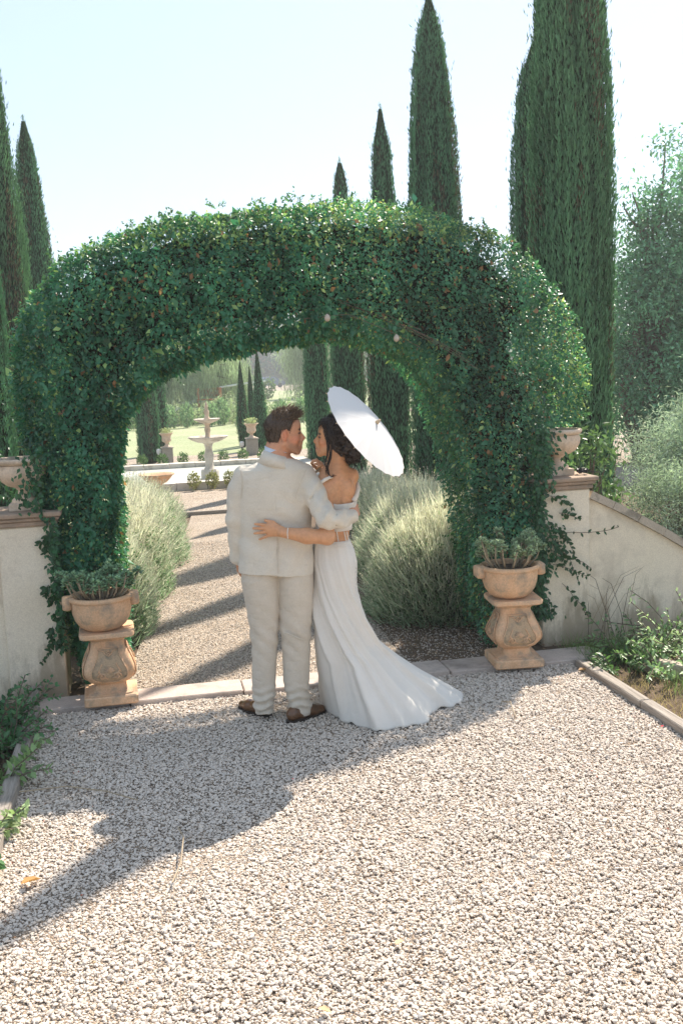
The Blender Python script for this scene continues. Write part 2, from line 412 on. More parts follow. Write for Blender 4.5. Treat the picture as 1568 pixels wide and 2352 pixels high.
# ------------------------------------------------------------------ garden walls with pillars
def garden_wall(side):
    if side == 'right':
        t = thing('garden_wall', (2.9, 6.8, 0), 'cream stuccoed wall with pillar and sloping coping right of the ivy arch', 'wall')
        x0, x1 = 2.75, 3.12
        top = [(3.12, 1.06), (3.3, .97), (3.5, .86), (3.7, .745), (3.9, .62), (4.1, .52), (4.4, .42), (5.2, .33), (7.0, .3)]
    else:
        t = thing('garden_wall', (-.78, 6.8, 0), 'cream stuccoed wall with pillar left of the ivy arch', 'wall')
        x0, x1 = -.97, -.61
        top = [(-.97, 1.06), (-1.1, 1.03), (-1.3, .93), (-1.6, .75), (-1.95, .55), (-2.4, .4), (-3.2, .3), (-5, .28)]
    ox, oy = t.location.x, t.location.y
    def B(): return MB()
    n = 14; V = []; F = []
    b = B().box(x0-ox, x1-ox, 6.65-oy, 7.03-oy, -.1, 1.13, .008); b.build('pillar', M['stucco'], t)
    # cap: stepped moulding
    cx, cy = (x0+x1)/2-ox, 6.84-oy; hw, hd = (x1-x0)/2, .19
    b = B()
    for (e, z0, z1) in ((.018, 1.131, 1.165), (.034, 1.166, 1.19), (.05, 1.191, 1.222)):
        b.box(cx-hw-e, cx+hw+e, cy-hd-e, cy+hd+e, z0, z1, .006)
    b.build('cap', M['cap'], t)
    # sloping wall panel
    y0, y1 = 6.69-oy, 6.95-oy; V = []; F = []
    for (x, z) in top: V += [(x-ox, y0, -.1), (x-ox, y0, z-.002), (x-ox, y1, z-.002), (x-ox, y1, -.1)]
    for i in range(len(top)-1):
        a, c = i*4, (i+1)*4
        for k in range(4):
            j = (k+1) % 4; F.append((a+k, a+j, c+j, c+k) if side == 'left' else (a+k, c+k, c+j, a+j))
    F.append((0, 1, 2, 3)); F.append(tuple(len(V)-4+k for k in range(4)))
    mesh_np('panel', np.array(V), F, M['stucco'], t)
    # coping stones
    for i in range(len(top)-1):
        (xa, za), (xb, zb) = top[i], top[i+1]
        sgn = 1 if side == 'right' else -1
        d = Vector((xb-xa, 0, zb-za)); L = d.length; nst = max(1, round(L/.42)); d.normalize(); nn = Vector((-d.z, 0, d.x)) if side == 'right' else Vector((d.z, 0, -d.x))
        for k in range(nst):
            A = Vector((xa-ox, 0, za))+d*(L*k/nst+(.002)); Bp = Vector((xa-ox, 0, za))+d*(L*(k+1)/nst-.002)
            e = .035; th = .055
            P = [A, Bp, Bp+nn*th, A+nn*th]
            V = [(q.x, y0-e, q.z) for q in P]+[(q.x, y1+e, q.z) for q in P]
            F = [(0, 1, 2, 3), (7, 6, 5, 4), (0, 4, 5, 1), (1, 5, 6, 2), (2, 6, 7, 3), (3, 7, 4, 0)]
            mesh_np('coping_stone', np.array(V), F, M['coping'], t)
    return t
garden_wall('right'); garden_wall('left')

# ------------------------------------------------------------------ terracotta urns on the pillars
def fluted_urn(loc, label, s=1.0, rz=0, mat='terra_pale'):
    t = thing('garden_urn', loc, label, 'urn', rz=rz, group='terracotta urns on the wall pillars')
    MB().box(-.1*s, .1*s, -.1*s, .1*s, 0, .052*s, .004).build('base', M[mat], t)
    foot = [(.088, .052), (.088, .07), (.07, .085), (.045, .11), (.04, .135), (.055, .15), (.06, .155)]
    o = MB().lathe([(r*s, z*s) for r, z in foot], 28).build('foot', M[mat], t); smooth_by_angle(o, 50)
    bowl = [(.06, .156), (.1, .17), (.14, .2), (.165, .245), (.17, .285), (.16, .315)]
    o = MB().lathe([(r*s, z*s) for r, z in bowl], 96, flute=20, famp=.055, cap=False).build('bowl', M[mat], t, True)
    rim = [(.15, .312), (.175, .322), (.19, .335), (.192, .352), (.18, .362), (.16, .36), (.15, .34), (.14, .3)]
    o = MB().lathe([(r*s, z*s) for r, z in rim], 40, cap=False).build('rim', M[mat], t); smooth_by_angle(o, 60)
    MB().lathe([(.001, .315*s), (.152*s, .312*s)], 24, cap=False).build('soil', M['soil'], t)
    return t
fluted_urn((2.955, 6.84, 1.222), 'fluted terracotta urn on the right wall pillar, half hidden by ivy', s=.93)
fluted_urn((-.80, 6.84, 1.222), 'fluted terracotta urn on the left wall pillar, half hidden by ivy', s=.95, mat='terra_pale')

# ------------------------------------------------------------------ baluster pedestals with bowl planters
def square_profile(prof, n=10, bulge=.0):
    """square section with slightly rounded corners: list of (half width, z)"""
    V = []; F = []
    m_ = 4*n
    for (r, z) in prof:
        for i in range(m_):
            side, k = divmod(i, n); u = -1+2*k/n
            x, y = [(u, -1), (1, u), (-u, 1), (-1, -u)][side]
            q = (abs(x)**9+abs(y)**9)**(1/9)
            V.append((x/q*r, y/q*r, z))
    for k in range(len(prof)-1):
        for i in range(m_):
            j = (i+1) % m_; F.append((k*m_+i, k*m_+j, (k+1)*m_+j, (k+1)*m_+i))
    F.append(tuple(range(m_-1, -1, -1))); F.append(tuple((len(prof)-1)*m_+i for i in range(m_)))
    return V, F
BAL = [(.098, .085), (.095, .1), (.088, .118), (.1, .128), (.125, .145), (.148, .175), (.158, .205), (.155, .24), (.14, .28), (.122, .32), (.108, .355), (.1, .385), (.102, .4)]
def bal_r(z):
    zs = [p_[1] for p_ in BAL]; rs = [p_[0] for p_ in BAL]; return float(np.interp(z, zs, rs))
def baluster_pedestal(loc, label, rz):
    t = thing('baluster_pedestal', loc, label, 'pedestal', rz=rz, group='terracotta baluster pedestals')
    mt = M['terra']
    MB().box(-.165, .165, -.165, .165, 0, .06, .008).build('plinth', mt, t)
    V, F = square_profile([(.14, .0605), (.139, .068), (.112, .073), (.1, .08), (.098, .0845)]); o = mesh_np('lower_moulding', V, F, mt, t); smooth_by_angle(o, 45)
    V, F = square_profile(BAL); o = mesh_np('body', V, F, mt, t); smooth_by_angle(o, 45)
    V, F = square_profile([(.102, .4005), (.112, .41), (.13, .42), (.155, .426), (.168, .434), (.17, .452), (.165, .462)]); o = mesh_np('top_slab', V, F, mt, t); smooth_by_angle(o, 40)
    # recessed face panels with carved relief on each of the four sides
    def wid(z):
        return float(np.interp(z, [.145, .16, .185, .22, .26, .31, .36], [.045, .085, .112, .112, .092, .07, .062]))
    for sd in range(4):
        R_ = Matrix.Rotation(sd*pi/2, 4, 'Z')
        V = []; F = []; zs = np.linspace(.148, .358, 15)
        for z in zs:
            for u in (-1, -.5, 0, .5, 1): V.append(tuple(R_ @ Vector((u*wid(z), -bal_r(z)-.0012-.002*(1-abs(u)), z))))
        for i in range(14):
            for k in range(4): F.append((i*5+k, i*5+k+1, (i+1)*5+k+1, (i+1)*5+k))
        mesh_np('face_panel', V, F, M['terra_relief'], t, True)
        def on(u, z, off=.006): return tuple(R_ @ Vector((u, -bal_r(z)-off, z)))
        fr = MB()
        edge = [on(-wid(z), z) for z in zs]+[on(wid(z), z) for z in zs[::-1]]; edge.append(edge[0])
        fr.tube(edge, .0045, 5); fr.build('panel_frame', mt, t, True)
        b = MB()
        for s in (-1, 1):          # scrolls
            pts = [on(s*(.046+.028*(1-a/9)*cos(a*1.15)), .19+.028*(1-a/9)*sin(a*1.15)) for a in range(8)]
            b.tube(pts, .0058, 5)
            pts = [on(s*(.012+.05*q), .172+.05*q*q+.006*sin(q*9)) for q in np.linspace(0, 1, 7)]; b.tube(pts, .005, 5)
            pts = [on(s*(.07-.028*q), .215+.055*q) for q in np.linspace(0, 1, 6)]; b.tube(pts, .0038, 5)
        for a in np.linspace(-1.15, 1.15, 7):   # shell
            b.tube([on(.007*sin(a), .215), on(.034*sin(a), .215+.036*cos(a), .008)], [.003, .0065], 5)
        for a in range(7):         # rosette
            q = a/6*2*pi; b.tube([on(.006*cos(q), .333+.006*sin(q)), on(.014*cos(q), .333+.014*sin(q), .007)], [.004, .003], 5)
        b.tube([on(-.058, .35), on(-.03, .343), on(-.016, .322), on(0, .312), on(.016, .322), on(.03, .343), on(.058, .35)], .0035, 5)
        b.build('relief_carving', mt if sd % 2 else M['terra'], t, True)
    return t
pl = baluster_pedestal((-.315, 6.335, .032), 'orange terracotta baluster pedestal under the left succulent bowl, sun on its plinth', radians(2))
pr = baluster_pedestal((2.365, 6.24, .03), 'orange terracotta baluster pedestal under the right succulent bowl, in shade', radians(-6))

def bowl_planter(loc, label, rz, mat):
    t = thing('bowl_planter', loc, label, 'planter', rz=rz, group='terracotta bowls on the baluster pedestals')
    prof = [(.09, 0), (.115, .006), (.145, .03), (.168, .065), (.182, .11), (.187, .16), (.188, .19)]
    o = MB().lathe(prof, 44, cap=False).add([], []).build('bowl', mat, t, True)
    MB().lathe([(.001, .001), (.09, 0)], 24, cap=False).build('underside', mat, t)
    rim = [(.187, .188), (.199, .193), (.203, .203), (.2, .216), (.19, .222), (.176, .22), (.17, .2), (.168, .17)]
    o = MB().lathe(rim, 44, cap=False).build('rim', mat, t, True)
    for s in (-1, 1):
        b = MB(); b.box(-.03, .026, -.055, .055, -.045, .034, .009)
        h = b.build('lug_handle', mat, t); h.location = (s*.207, 0, .187); smooth_by_angle(h, 60)
    MB().lathe([(.001, .192), (.171, .188)], 24, cap=False).build('soil', M['soil'], t)
    return t
def lug(t): pass
b1 = bowl_planter((-.335, 6.335, .495), 'rough terracotta bowl with lug handles holding bushy succulent, on the left pedestal', radians(4), M['terra'])
b2 = bowl_planter((2.345, 6.24, .493), 'smooth terracotta bowl with lug handles holding leggy succulent, on the right pedestal', radians(-4), M['terra'])

# succulents: woody stems ending in rosettes of small fleshy leaves
def fleshy():
    V = [(0, 0, 0), (.2, .35, .04), (.26, .7, .05), (0, 1, .02), (-.26, .7, .05), (-.2, .35, .04), (0, .55, -.1)]
    F = [(0, 1, 6), (1, 2, 6), (2, 3, 6), (3, 4, 6), (4, 5, 6), (5, 0, 6), (0, 2, 1), (0, 3, 2), (0, 4, 3), (0, 5, 4)]
    return np.array(V, float), np.array(F)
def succulent(loc, label, nst, hmax, seed, c, lean=1.0):
    r = np.random.default_rng(seed)
    t = thing('succulent_plant', loc, label, 'plant', group='succulents in the terracotta bowls')
    tv, tf = fleshy(); PP = []; DD = []; CC = []; SS = []
    for i in range(nst):
        a = r.uniform(0, 2*pi); rad = .13*sqrt(r.uniform(0, 1)); p0 = Vector((rad*cos(a), rad*sin(a), 0))
        h = r.uniform(.45, 1)*hmax; out = Vector((cos(a), sin(a), 0))*(.35+rad/.13)*.55*lean*r.uniform(.5, 1.2)
        p1 = p0+out*h*.5+Vector((0, 0, h*.45)); p2 = p0+out*h*.8+Vector((r.normal(0, .01), r.normal(0, .01), h))
        MB().tube([p0, p1, p2], [.0055, .005, .004], 5).build('stem', M['twig'], t, True)
        tips = [(p2, (p2-p1).normalized())]
        for k in range(r.integers(1, 4)):
            q = r.uniform(.35, .9); b = p1.lerp(p2, q); d = Vector((r.normal(), r.normal(), r.uniform(.3, 1))).normalized()
            e = b+d*r.uniform(.02, .05); tips.append((e, d))
            MB().tube([b, e], .003, 4).build('stem', M['twig'], t)
        for (tp, d) in tips:
            for k in range(18):
                f = k/18; ang = k*2.4; el = .1+1.25*f
                u = d.orthogonal().normalized(); w = d.cross(u)
                dd = (u*cos(ang)+w*sin(ang))*cos(el)+d*sin(el)
                PP.append(tp-d*.02*(1-f)); DD.append(dd); SS.append(.038*(1-.35*f)*r.uniform(.8, 1.2))
                CC.append(np.array(c)*r.uniform(.7, 1.35)*np.array([1+.25*f, 1+.15*f, 1]))
    P = np.array(PP); D = np.array(DD); n_ = np.tile([[0, 0, 1.]], (len(P), 1))+rnd_unit(len(P))*.2
    V, F, cc = scatter(tv, tf, P, frames(D, n_), np.array(SS), np.array(CC))
    o = mesh_np('leaf_rosettes', V, F, M['succulent'], t, True, cc); o['kind'] = 'stuff'
    return t
M['twig'] = noisy('pale succulent stems', (.3, .24, .17), (.4, .32, .22), scale=30, bmp=.2)
succulent((-.335, 6.335, .685), 'bushy green succulent with thick grey stems in the left bowl', 38, .21, 3, (.26, .44, .26), 1.3)
succulent((2.345, 6.24, .683), 'leggy pale green succulent with orange stems in the right bowl', 32, .24, 4, (.34, .47, .28), 1.25)

# ------------------------------------------------------------------ the ivy arch
INN = np.array([(-.25, 0), (-.22, .8), (-.2, 1.45), (-.13, 1.8), (.08, 2.05), (.45, 2.19), (.85, 2.27), (1.2, 2.32), (1.5, 2.3), (1.82, 2.2), (2.08, 1.95), (2.22, 1.5), (2.33, .9), (2.38, 0)])
OUT = np.array([(-.52, 0), (-.60, .5), (-.66, .95), (-.78, 1.4), (-.81, 2.0), (-.72, 2.5), (-.42, 2.85), (.2, 3.08), (.9, 3.16), (1.5, 3.17), (2.1, 3.10), (2.52, 2.94), (2.83, 2.67), (3.04, 2.33), (3.14, 1.9), (3.12, 1.4), (2.98, .95), (2.82, .5), (2.74, 0)])
def resample(P, n):
    d = np.r_[0, np.cumsum(np.hypot(*np.diff(P, axis=0).T))]; s = np.linspace(0, d[-1], n)
    return np.stack([np.interp(s, d, P[:, 0]), np.interp(s, d, P[:, 1])], 1)
NA = 120
inn, out = resample(INN, NA), resample(OUT, NA)
AY0, AY1 = 6.72, 7.5
def arch_pt(s, r, y):
    """s 0..1 along, r 0 inner..1 outer"""
    f = s*(NA-1); i = np.clip(f.astype(int), 0, NA-2); w = (f-i)[:, None]
    a = inn[i]*(1-w)+inn[i+1]*w; b = out[i]*(1-w)+out[i+1]*w
    p = a*(1-r[:, None])+b*r[:, None]
    return np.stack([p[:, 0], y, p[:, 1]], 1)
def arch_out(s):
    f = s*(NA-1); i = np.clip(f.astype(int), 0, NA-2)
    d = out[i]-inn[i]; d = d/np.linalg.norm(d, axis=1, keepdims=True)
    return np.stack([d[:, 0], np.zeros(len(s)), d[:, 1]], 1)
arch = thing('ivy_arch', (1.1, 7.1, 0), 'clipped ivy arch spanning the gravel path between the two wall pillars', 'arch')
def arch_leaves(n):
    face = RNG.choice(4, n, p=[.42, .13, .25, .2])     # front, back, outer, inner
    s = RNG.uniform(0, 1, n); r = RNG.uniform(0, 1, n); v = RNG.uniform(0, 1, n)
    dep = RNG.gamma(1.6, .028, n)-.035; dep = np.minimum(dep, .2)
    rr = r.copy(); y = AY0+(AY1-AY0)*v
    nrm = np.zeros((n, 3)); o_ = arch_out(s)
    y = np.where(face == 0, AY0+dep, y); y = np.where(face == 1, AY1-dep, y)
    rr = np.where(face == 2, 1-dep/.75, rr); rr = np.where(face == 3, dep/.75, rr)
    fe = np.clip((.26-(y-AY0))/.26, 0, 1)*(face == 2); rr = rr-.24*fe**2*np.clip((arch_pt(s, rr, y)[:, 0]*-1+2.4)/.5, 0, 1)
    # round the long edges
    edge = np.abs(r-.5)*2; bul = .07*np.clip(edge-.55, 0, 1)**2/.2+.16*np.clip(r-.7, 0, 1)**2/.09*(s < .62)
    y = np.where(face == 0, y+bul, y); y = np.where(face == 1, y-bul, y)
    nrm[face == 0] = (0, -1, 0); nrm[face == 1] = (0, 1, 0)
    nrm[face == 2] = o_[face == 2]; nrm[face == 3] = -o_[face == 3]
    P = arch_pt(s, rr, y)
    big = wnoise(P, 3.2, 11); sm = wnoise(P, 14, 12)
    P = P+nrm*(big*.04+sm*.025)[:, None]
    return P, nrm, s, big, sm, face, dep
n = 155000
P, nrm, s_, big, sm, face, dep = arch_leaves(n)
low = P[:, 2] < .55      # sparse towards the foot, stems show there
urnzone = ((P[:, 0] > 2.85) | (P[:, 0] < -.73)) & (P[:, 2] > 1.1) & (P[:, 2] < 1.62) & (P[:, 1] < 7.08)
keep = ~urnzone & (sm > -.95) & (~low | (RNG.uniform(0, 1, n) < .25+P[:, 2]*1.2))
P, nrm, big, sm, face, dep = P[keep], nrm[keep], big[keep], sm[keep], face[keep], dep[keep]
n = len(P)
d = nrm*.5+rnd_unit(n)*.75+np.array([0, -.05, -.55]); d /= np.linalg.norm(d, axis=1, keepdims=True)
nn = nrm+rnd_unit(n)*.65+np.array([0, 0, .45])
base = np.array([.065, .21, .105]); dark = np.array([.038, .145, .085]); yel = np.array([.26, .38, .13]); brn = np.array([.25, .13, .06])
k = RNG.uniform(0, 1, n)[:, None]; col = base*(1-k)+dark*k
yy = (RNG.uniform(0, 1, n) < .08+.3*(P[:, 2] > 2.88)+.2*(P[:, 0] > 3.0))[:, None]; col = np.where(yy, yel*RNG.uniform(.7, 1.3, (n, 1)), col)  # extra yellow on the top and right rim: sunlight painted into leaf colour
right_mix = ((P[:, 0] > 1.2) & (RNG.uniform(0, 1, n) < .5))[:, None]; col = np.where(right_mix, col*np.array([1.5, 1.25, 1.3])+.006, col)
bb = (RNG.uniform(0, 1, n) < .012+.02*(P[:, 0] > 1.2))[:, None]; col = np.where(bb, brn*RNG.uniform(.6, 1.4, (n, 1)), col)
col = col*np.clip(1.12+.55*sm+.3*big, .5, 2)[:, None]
S = (.014+RNG.gamma(2.2, .0066, n))*np.where(P[:, 0] > 1.3, .92, 1.08)
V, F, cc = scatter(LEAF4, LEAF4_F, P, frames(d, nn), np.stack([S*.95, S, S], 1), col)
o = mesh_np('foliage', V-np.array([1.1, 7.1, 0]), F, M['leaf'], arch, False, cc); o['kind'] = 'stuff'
# sprigs standing proud of the clipped outline
def sprig_leaves(starts, dirs, L, nl, size, colr, gravity=.3, seed=1):
    r = np.random.default_rng(seed); PP = []; DD = []; CC = []; SS = []; paths = []
    for p0, d0, l in zip(starts, dirs, L):
        p = np.array(p0, float); dd = np.array(d0, float); dd /= np.linalg.norm(dd); path = [p.copy()]
        for k in range(nl):
            dd = dd+r.normal(0, .12, 3)+np.array([0, 0, -gravity*.12]); dd /= np.linalg.norm(dd)
            p = p+dd*l/nl; path.append(p.copy())
            for q in range(2):
                sd = r.normal(size=3); sd -= sd.dot(dd)*dd; sd /= np.linalg.norm(sd)
                PP.append(p.copy()); DD.append(sd*.8+dd*.6+np.array([0, 0, -.15])); SS.append(size*r.uniform(.7, 1.25)*(1-.4*k/nl)); CC.append(np.array(colr)*r.uniform(.6, 1.5))
        paths.append(path)
    return np.array(PP), np.array(DD), np.array(SS), np.array(CC), paths
ns = 800; s = RNG.uniform(0.02, .98, ns); v = RNG.uniform(0, 1, ns); inner = RNG.uniform(0, 1, ns) < .35
q = arch_pt(s, np.where(inner, 0., 1.), AY0+(AY1-AY0)*v); oo = arch_out(s)*np.where(inner, -1, 1)[:, None]
dirs = oo+RNG.normal(0, .45, (ns, 3))
dirs[inner] += np.array([0, 0, -.5]); uz = ((q[:, 0] > 2.8) | (q[:, 0] < -.7)) & (q[:, 2] > 1.0) & (q[:, 2] < 1.65); dirs[uz] = np.array([0, .6, .2])
PP, DD, SS, CC, paths = sprig_leaves(q, dirs, RNG.gamma(2., .017, ns)+.02, 5, .032, (.10, .22, .09), .3, 5)
nn = rnd_unit(len(PP))+np.array([0, -.3, .6])
V, F, cc = scatter(LEAF4, LEAF4_F, PP, frames(DD, nn), SS, CC)
o = mesh_np('young_shoots', V-np.array([1.1, 7.1, 0]), F, M['leaf'], arch, False, cc); o['kind'] = 'stuff'
# dark inner mass of twigs
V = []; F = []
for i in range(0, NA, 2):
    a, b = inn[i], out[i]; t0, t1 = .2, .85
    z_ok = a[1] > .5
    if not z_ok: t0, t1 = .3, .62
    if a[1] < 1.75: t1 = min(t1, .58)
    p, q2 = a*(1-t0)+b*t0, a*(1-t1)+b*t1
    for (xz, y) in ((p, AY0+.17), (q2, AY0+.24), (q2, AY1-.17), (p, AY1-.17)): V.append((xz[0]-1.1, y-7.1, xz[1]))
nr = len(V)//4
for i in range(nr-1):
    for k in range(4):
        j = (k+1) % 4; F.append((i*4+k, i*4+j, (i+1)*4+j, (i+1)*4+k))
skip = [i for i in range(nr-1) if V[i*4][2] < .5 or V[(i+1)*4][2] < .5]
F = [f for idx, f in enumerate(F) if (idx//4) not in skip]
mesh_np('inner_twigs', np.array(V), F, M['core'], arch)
# woody stems climbing the legs
for (x, y, lean, h) in ((-.46, 6.86, .1, 1.0), (-.40, 6.95, -.06, 1.1), (-.33, 6.83, .05, .9), (-.50, 7.05, .02, 1.1), (-.28, 7.1, -.05, .9), (2.52, 6.85, .05, 1), (2.6, 7.0, -.04, 1.1), (2.45, 7.15, .06, 1), (2.66, 6.9, .03, .9)):
    pts = [(x-1.1+lean*q+.02*sin(q*7+x*9), y-7.1+.02*cos(q*6+x), h*q-.02) for q in np.linspace(0, 1, 7)]
    MB().tube(pts, [.017-.008*q for q in np.linspace(0, 1, 7)], 6).build('stem', M['bark'], arch, True)
# bare branches and wires that cross the right half of the underside
for a, b_ in (((1.35, 2.5), (2.2, 2.12)), ((1.5, 2.44), (2.3, 2.02)), ((1.45, 2.47), (2.25, 2.07)), ((1.2, 2.55), (1.9, 2.3))):
    pts = [(a[0]+(b_[0]-a[0])*q-1.1, 6.69-7.1+.012*sin(q*5), a[1]+(b_[1]-a[1])*q+.03*sin(q*pi)) for q in np.linspace(0, 1, 6)]
    MB().tube(pts, .0022, 4).build('bare_branch', M['bark'], arch)
# trailing sprays over the right pillar and left pillar, every leaf its own piece
leaf_me = bpy.data.meshes.new('leaf'); leaf_me.from_pydata(LEAF.tolist(), [], [tuple(int(i) for i in f) for f in LEAF_F]); leaf_me.update()
M['leaf_dark'] = leafmat('trailing ivy leaf', .25, .4, .5, useattr=False, color=(.03, .085, .03))
leaf_me.materials.append(M['leaf_dark'])
starts = []; dirs = []; Ls = []
for i in range(9): starts.append((2.78+RNG.uniform(0, .1), 6.6, RNG.uniform(.25, 1.12))); dirs.append((RNG.uniform(.5, 1), -.06, RNG.uniform(-.7, .1))); Ls.append(RNG.uniform(.14, .36))
for i in range(6): starts.append((-.66+RNG.uniform(-.02, .06), 6.61, RNG.uniform(.35, 1.1))); dirs.append((-RNG.uniform(.2, .7), -.06, -RNG.uniform(.3, .9))); Ls.append(RNG.uniform(.07, .16))
starts.append((2.85, 6.6, .84)); dirs.append((1, -.05, -.12)); Ls.append(.46)
starts.append((-.6, 6.6, .36)); dirs.append((-1, -.05, .02)); Ls.append(.2)
PP, DD, SS, CC, paths = sprig_leaves(starts, dirs, Ls, 8, .05, (.03, .08, .03), .5, 8)
PP[:, 1] = np.minimum(PP[:, 1], 6.63)
nn = rnd_unit(len(PP))*.5+np.array([0, -1, .2]); fr = frames(DD, nn)
for i in range(min(len(PP), 280)):
    o = link_mesh('leaf', leaf_me, arch); mt4 = Matrix(fr[i].tolist()).to_4x4() @ Matrix.Scale(SS[i], 4); mt4.translation = Vector(PP[i])-Vector((1.1, 7.1, 0)); o.matrix_basis = mt4
for pth in paths: MB().tube([Vector(p)-Vector((1.1, 7.1, 0)) for p in pth], .0022, 4).build('tendril', M['bark'], arch)
r = np.random.default_rng(31); n = 2100; sdx = r.uniform(0, 1, n)
zc = r.uniform(.22, 1.2, n); xr = 2.66+np.abs(r.normal(0, .075, n))*(.4+1.0*np.sin(zc*5+1)**2)+.02
zl_ = r.uniform(.3, 1.2, n); xl_ = -.60-np.abs(r.normal(0, .03, n))
ur = r.uniform(0, 1, n) < .3; zc = np.where(ur, r.uniform(1.2, 1.6, n), zc); zl_ = np.where(ur, r.uniform(1.2, 1.6, n), zl_); xr = np.where(ur, 2.68+np.abs(r.normal(0, .07, n)), xr); xl_ = np.where(ur, -.66-np.abs(r.normal(0, .07, n)), xl_)
P = np.where((sdx < .72)[:, None], np.stack([xr, 6.632-r.uniform(0, .05, n), zc], 1), np.stack([xl_, 6.632-r.uniform(0, .05, n), zl_], 1))
S = r.uniform(.03, .052, n); V, F, cc = scatter(LEAF4, LEAF4_F, P, frames(rnd_unit(n)*.7+np.array([.2, -.2, -.7]), rnd_unit(n)*.5+np.array([0, -1, .3])), np.stack([S, S, S], 1), np.array([.04, .12, .05])*r.uniform(.5, 1.6, (n, 1)))
o = mesh_np('trailing_foliage', V-np.array([1.1, 7.1, 0]), F, M['leaf'], arch, False, cc); o['kind'] = 'stuff'
# a few dead leaves hanging in the hedge
M['dead_leaf'] = leafmat('dead leaf', .3, .7, .2, useattr=False, color=(.34, .19, .1))
dead_me = leaf_me.copy(); dead_me.name = 'dead_leaf'; dead_me.materials.clear(); dead_me.materials.append(M['dead_leaf'])
for i in range(46):
    s1 = np.array([RNG.uniform(.3, .97)]); p = arch_pt(s1, np.array([RNG.uniform(.1, .9)]), np.array([AY0-.02]))[0]
    o = link_mesh('dead_leaf', dead_me, arch, Vector(p)-Vector((1.1, 7.1, 0)), (RNG.uniform(-2.4, -1), RNG.uniform(-.8, .8), RNG.uniform(-1, 1)), [RNG.uniform(.04, .07)]*3)
# string light bulbs in the hedge
sl_ = thing('string_lights', (1.3, 6.66, 2.4), 'unlit string of small clear bulbs draped along the underside of the arch', 'string lights')
pts = [(-.2, .03, 0), (.1, .02, .02), (.42, .02, -.12), (.6, .03, -.22)]
MB().tube(pts, .002, 4).build('cord', M['bark'], sl_)
M['bulb'] = flat('frosted bulb', (.5, .42, .34), .2, .6)
for pq in ((-.05, .0, .03), (.42, .0, -.12)):
    o = MB().lathe([(.004, 0), (.016, -.012), (.022, -.03), (.017, -.045), (.003, -.052)], 10).build('bulb', M['bulb'], sl_, True); o.location = (pq[0], pq[1]-.02, pq[2]-.005)
c_ = thing('cable_bundle', (3.1, 6.76, 1.222), 'tangled bundle of black cable on the cap of the right pillar beside the urn', 'cable')
M['black'] = flat('black cable', (.015, .016, .02), .4)
for i in range(7):
    a0 = RNG.uniform(0, 6); pts = [(.045*cos(a0+q)*RNG.uniform(.6, 1.1)+.01, .05*sin(a0+q*1.1), .012+.03*abs(sin(q*1.7+i))) for q in np.linspace(0, 6, 14)]
    MB().tube(pts, .004, 5).build('cable_loop', M['black'], c_)
MB().tube([(.03, 0, .02), (.09, -.02, .015), (.14, -.01, .012), (.16, 0, -.05), (.165, 0, -.16)], .0035, 5).build('cable_end', M['black'], c_)

# ------------------------------------------------------------------ cypresses
def cypress(x, y, h, prof, label, n, seed, group, col=(.10, .235, .125), spray=.085, brown=.06):
    """prof: list of (z, radius)"""
    r = np.random.default_rng(seed)
    t = thing('cypress_tree', (x, y, 0), label, 'cypress', group=group)
    zs = np.array([p[0] for p in prof]); rs = np.array([p[1] for p in prof])
    def rad(z): return np.interp(z, zs, rs)
    MB().tube([(0, 0, -.1), (0.02, 0, h*.5), (0, 0, h*.85)], [rad(.5)*.22, rad(.5)*.16, .02], 8).build('trunk', M['bark'], t, True)
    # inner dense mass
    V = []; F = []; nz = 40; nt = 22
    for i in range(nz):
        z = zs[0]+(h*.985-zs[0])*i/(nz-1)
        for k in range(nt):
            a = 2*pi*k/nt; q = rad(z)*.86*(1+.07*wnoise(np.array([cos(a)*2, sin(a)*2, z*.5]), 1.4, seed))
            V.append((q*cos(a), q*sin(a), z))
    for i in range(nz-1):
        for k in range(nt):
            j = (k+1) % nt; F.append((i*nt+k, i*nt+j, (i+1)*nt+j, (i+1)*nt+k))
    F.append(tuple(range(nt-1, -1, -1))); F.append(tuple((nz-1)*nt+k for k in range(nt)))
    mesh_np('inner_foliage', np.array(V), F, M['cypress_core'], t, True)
    # sprays; area weighted in z
    zz = np.linspace(zs[0], h, 300); w = rad(zz)+.03; cdf = np.cumsum(w); cdf /= cdf[-1]
    z = np.interp(r.uniform(0, 1, n), cdf, zz); a = r.uniform(0, 2*pi, n)
    Pn = np.stack([np.cos(a)*1.6, np.sin(a)*1.6, z*.45], 1)
    lump = wnoise(Pn, 2.4, seed+1, 3); streak = wnoise(np.stack([np.cos(a)*5, np.sin(a)*5, z*.8], 1), 2.2, seed+2, 2)
    tuft = r.uniform(0, 1, n) < .05
    q = rad(z)*(1+.10*lump+.06*streak)-r.uniform(0, .05, n)+.005+tuft*r.gamma(1.5, .022, n)
    P = np.stack([q*np.cos(a), q*np.sin(a), z], 1)
    o_ = np.stack([np.cos(a), np.sin(a), np.zeros(n)], 1)
    d = np.array([0, 0, 1.])+o_*(.18+r.normal(0, .16, n))[:, None]+r.normal(0, .16, (n, 3))
    nn = o_+r.normal(0, .45, (n, 3))
    k = np.clip(.5+.45*streak+r.normal(0, .22, n), 0, 1)[:, None]
    c0 = np.array(col); cc = c0*.6*(1-k)+c0*1.35*k
    br = (wnoise(Pn, 1.9, seed+7, 3) > .42) & (r.uniform(0, 1, n) < brown*9)
    cc[br] = np.array([.14, .12, .075])*r.uniform(.6, 1.3, (br.sum(), 1))
    S = spray*r.uniform(.6, 1.35, n)*np.clip(rad(z)/.18, .45, 1)
    V, F, ccc = scatter(LEAF4, LEAF4_F, P, frames(d, nn), np.stack([S*.36, S, S], 1), cc)
    o = mesh_np('crown', V, F, M['cypress'], t, False, ccc)
    return t
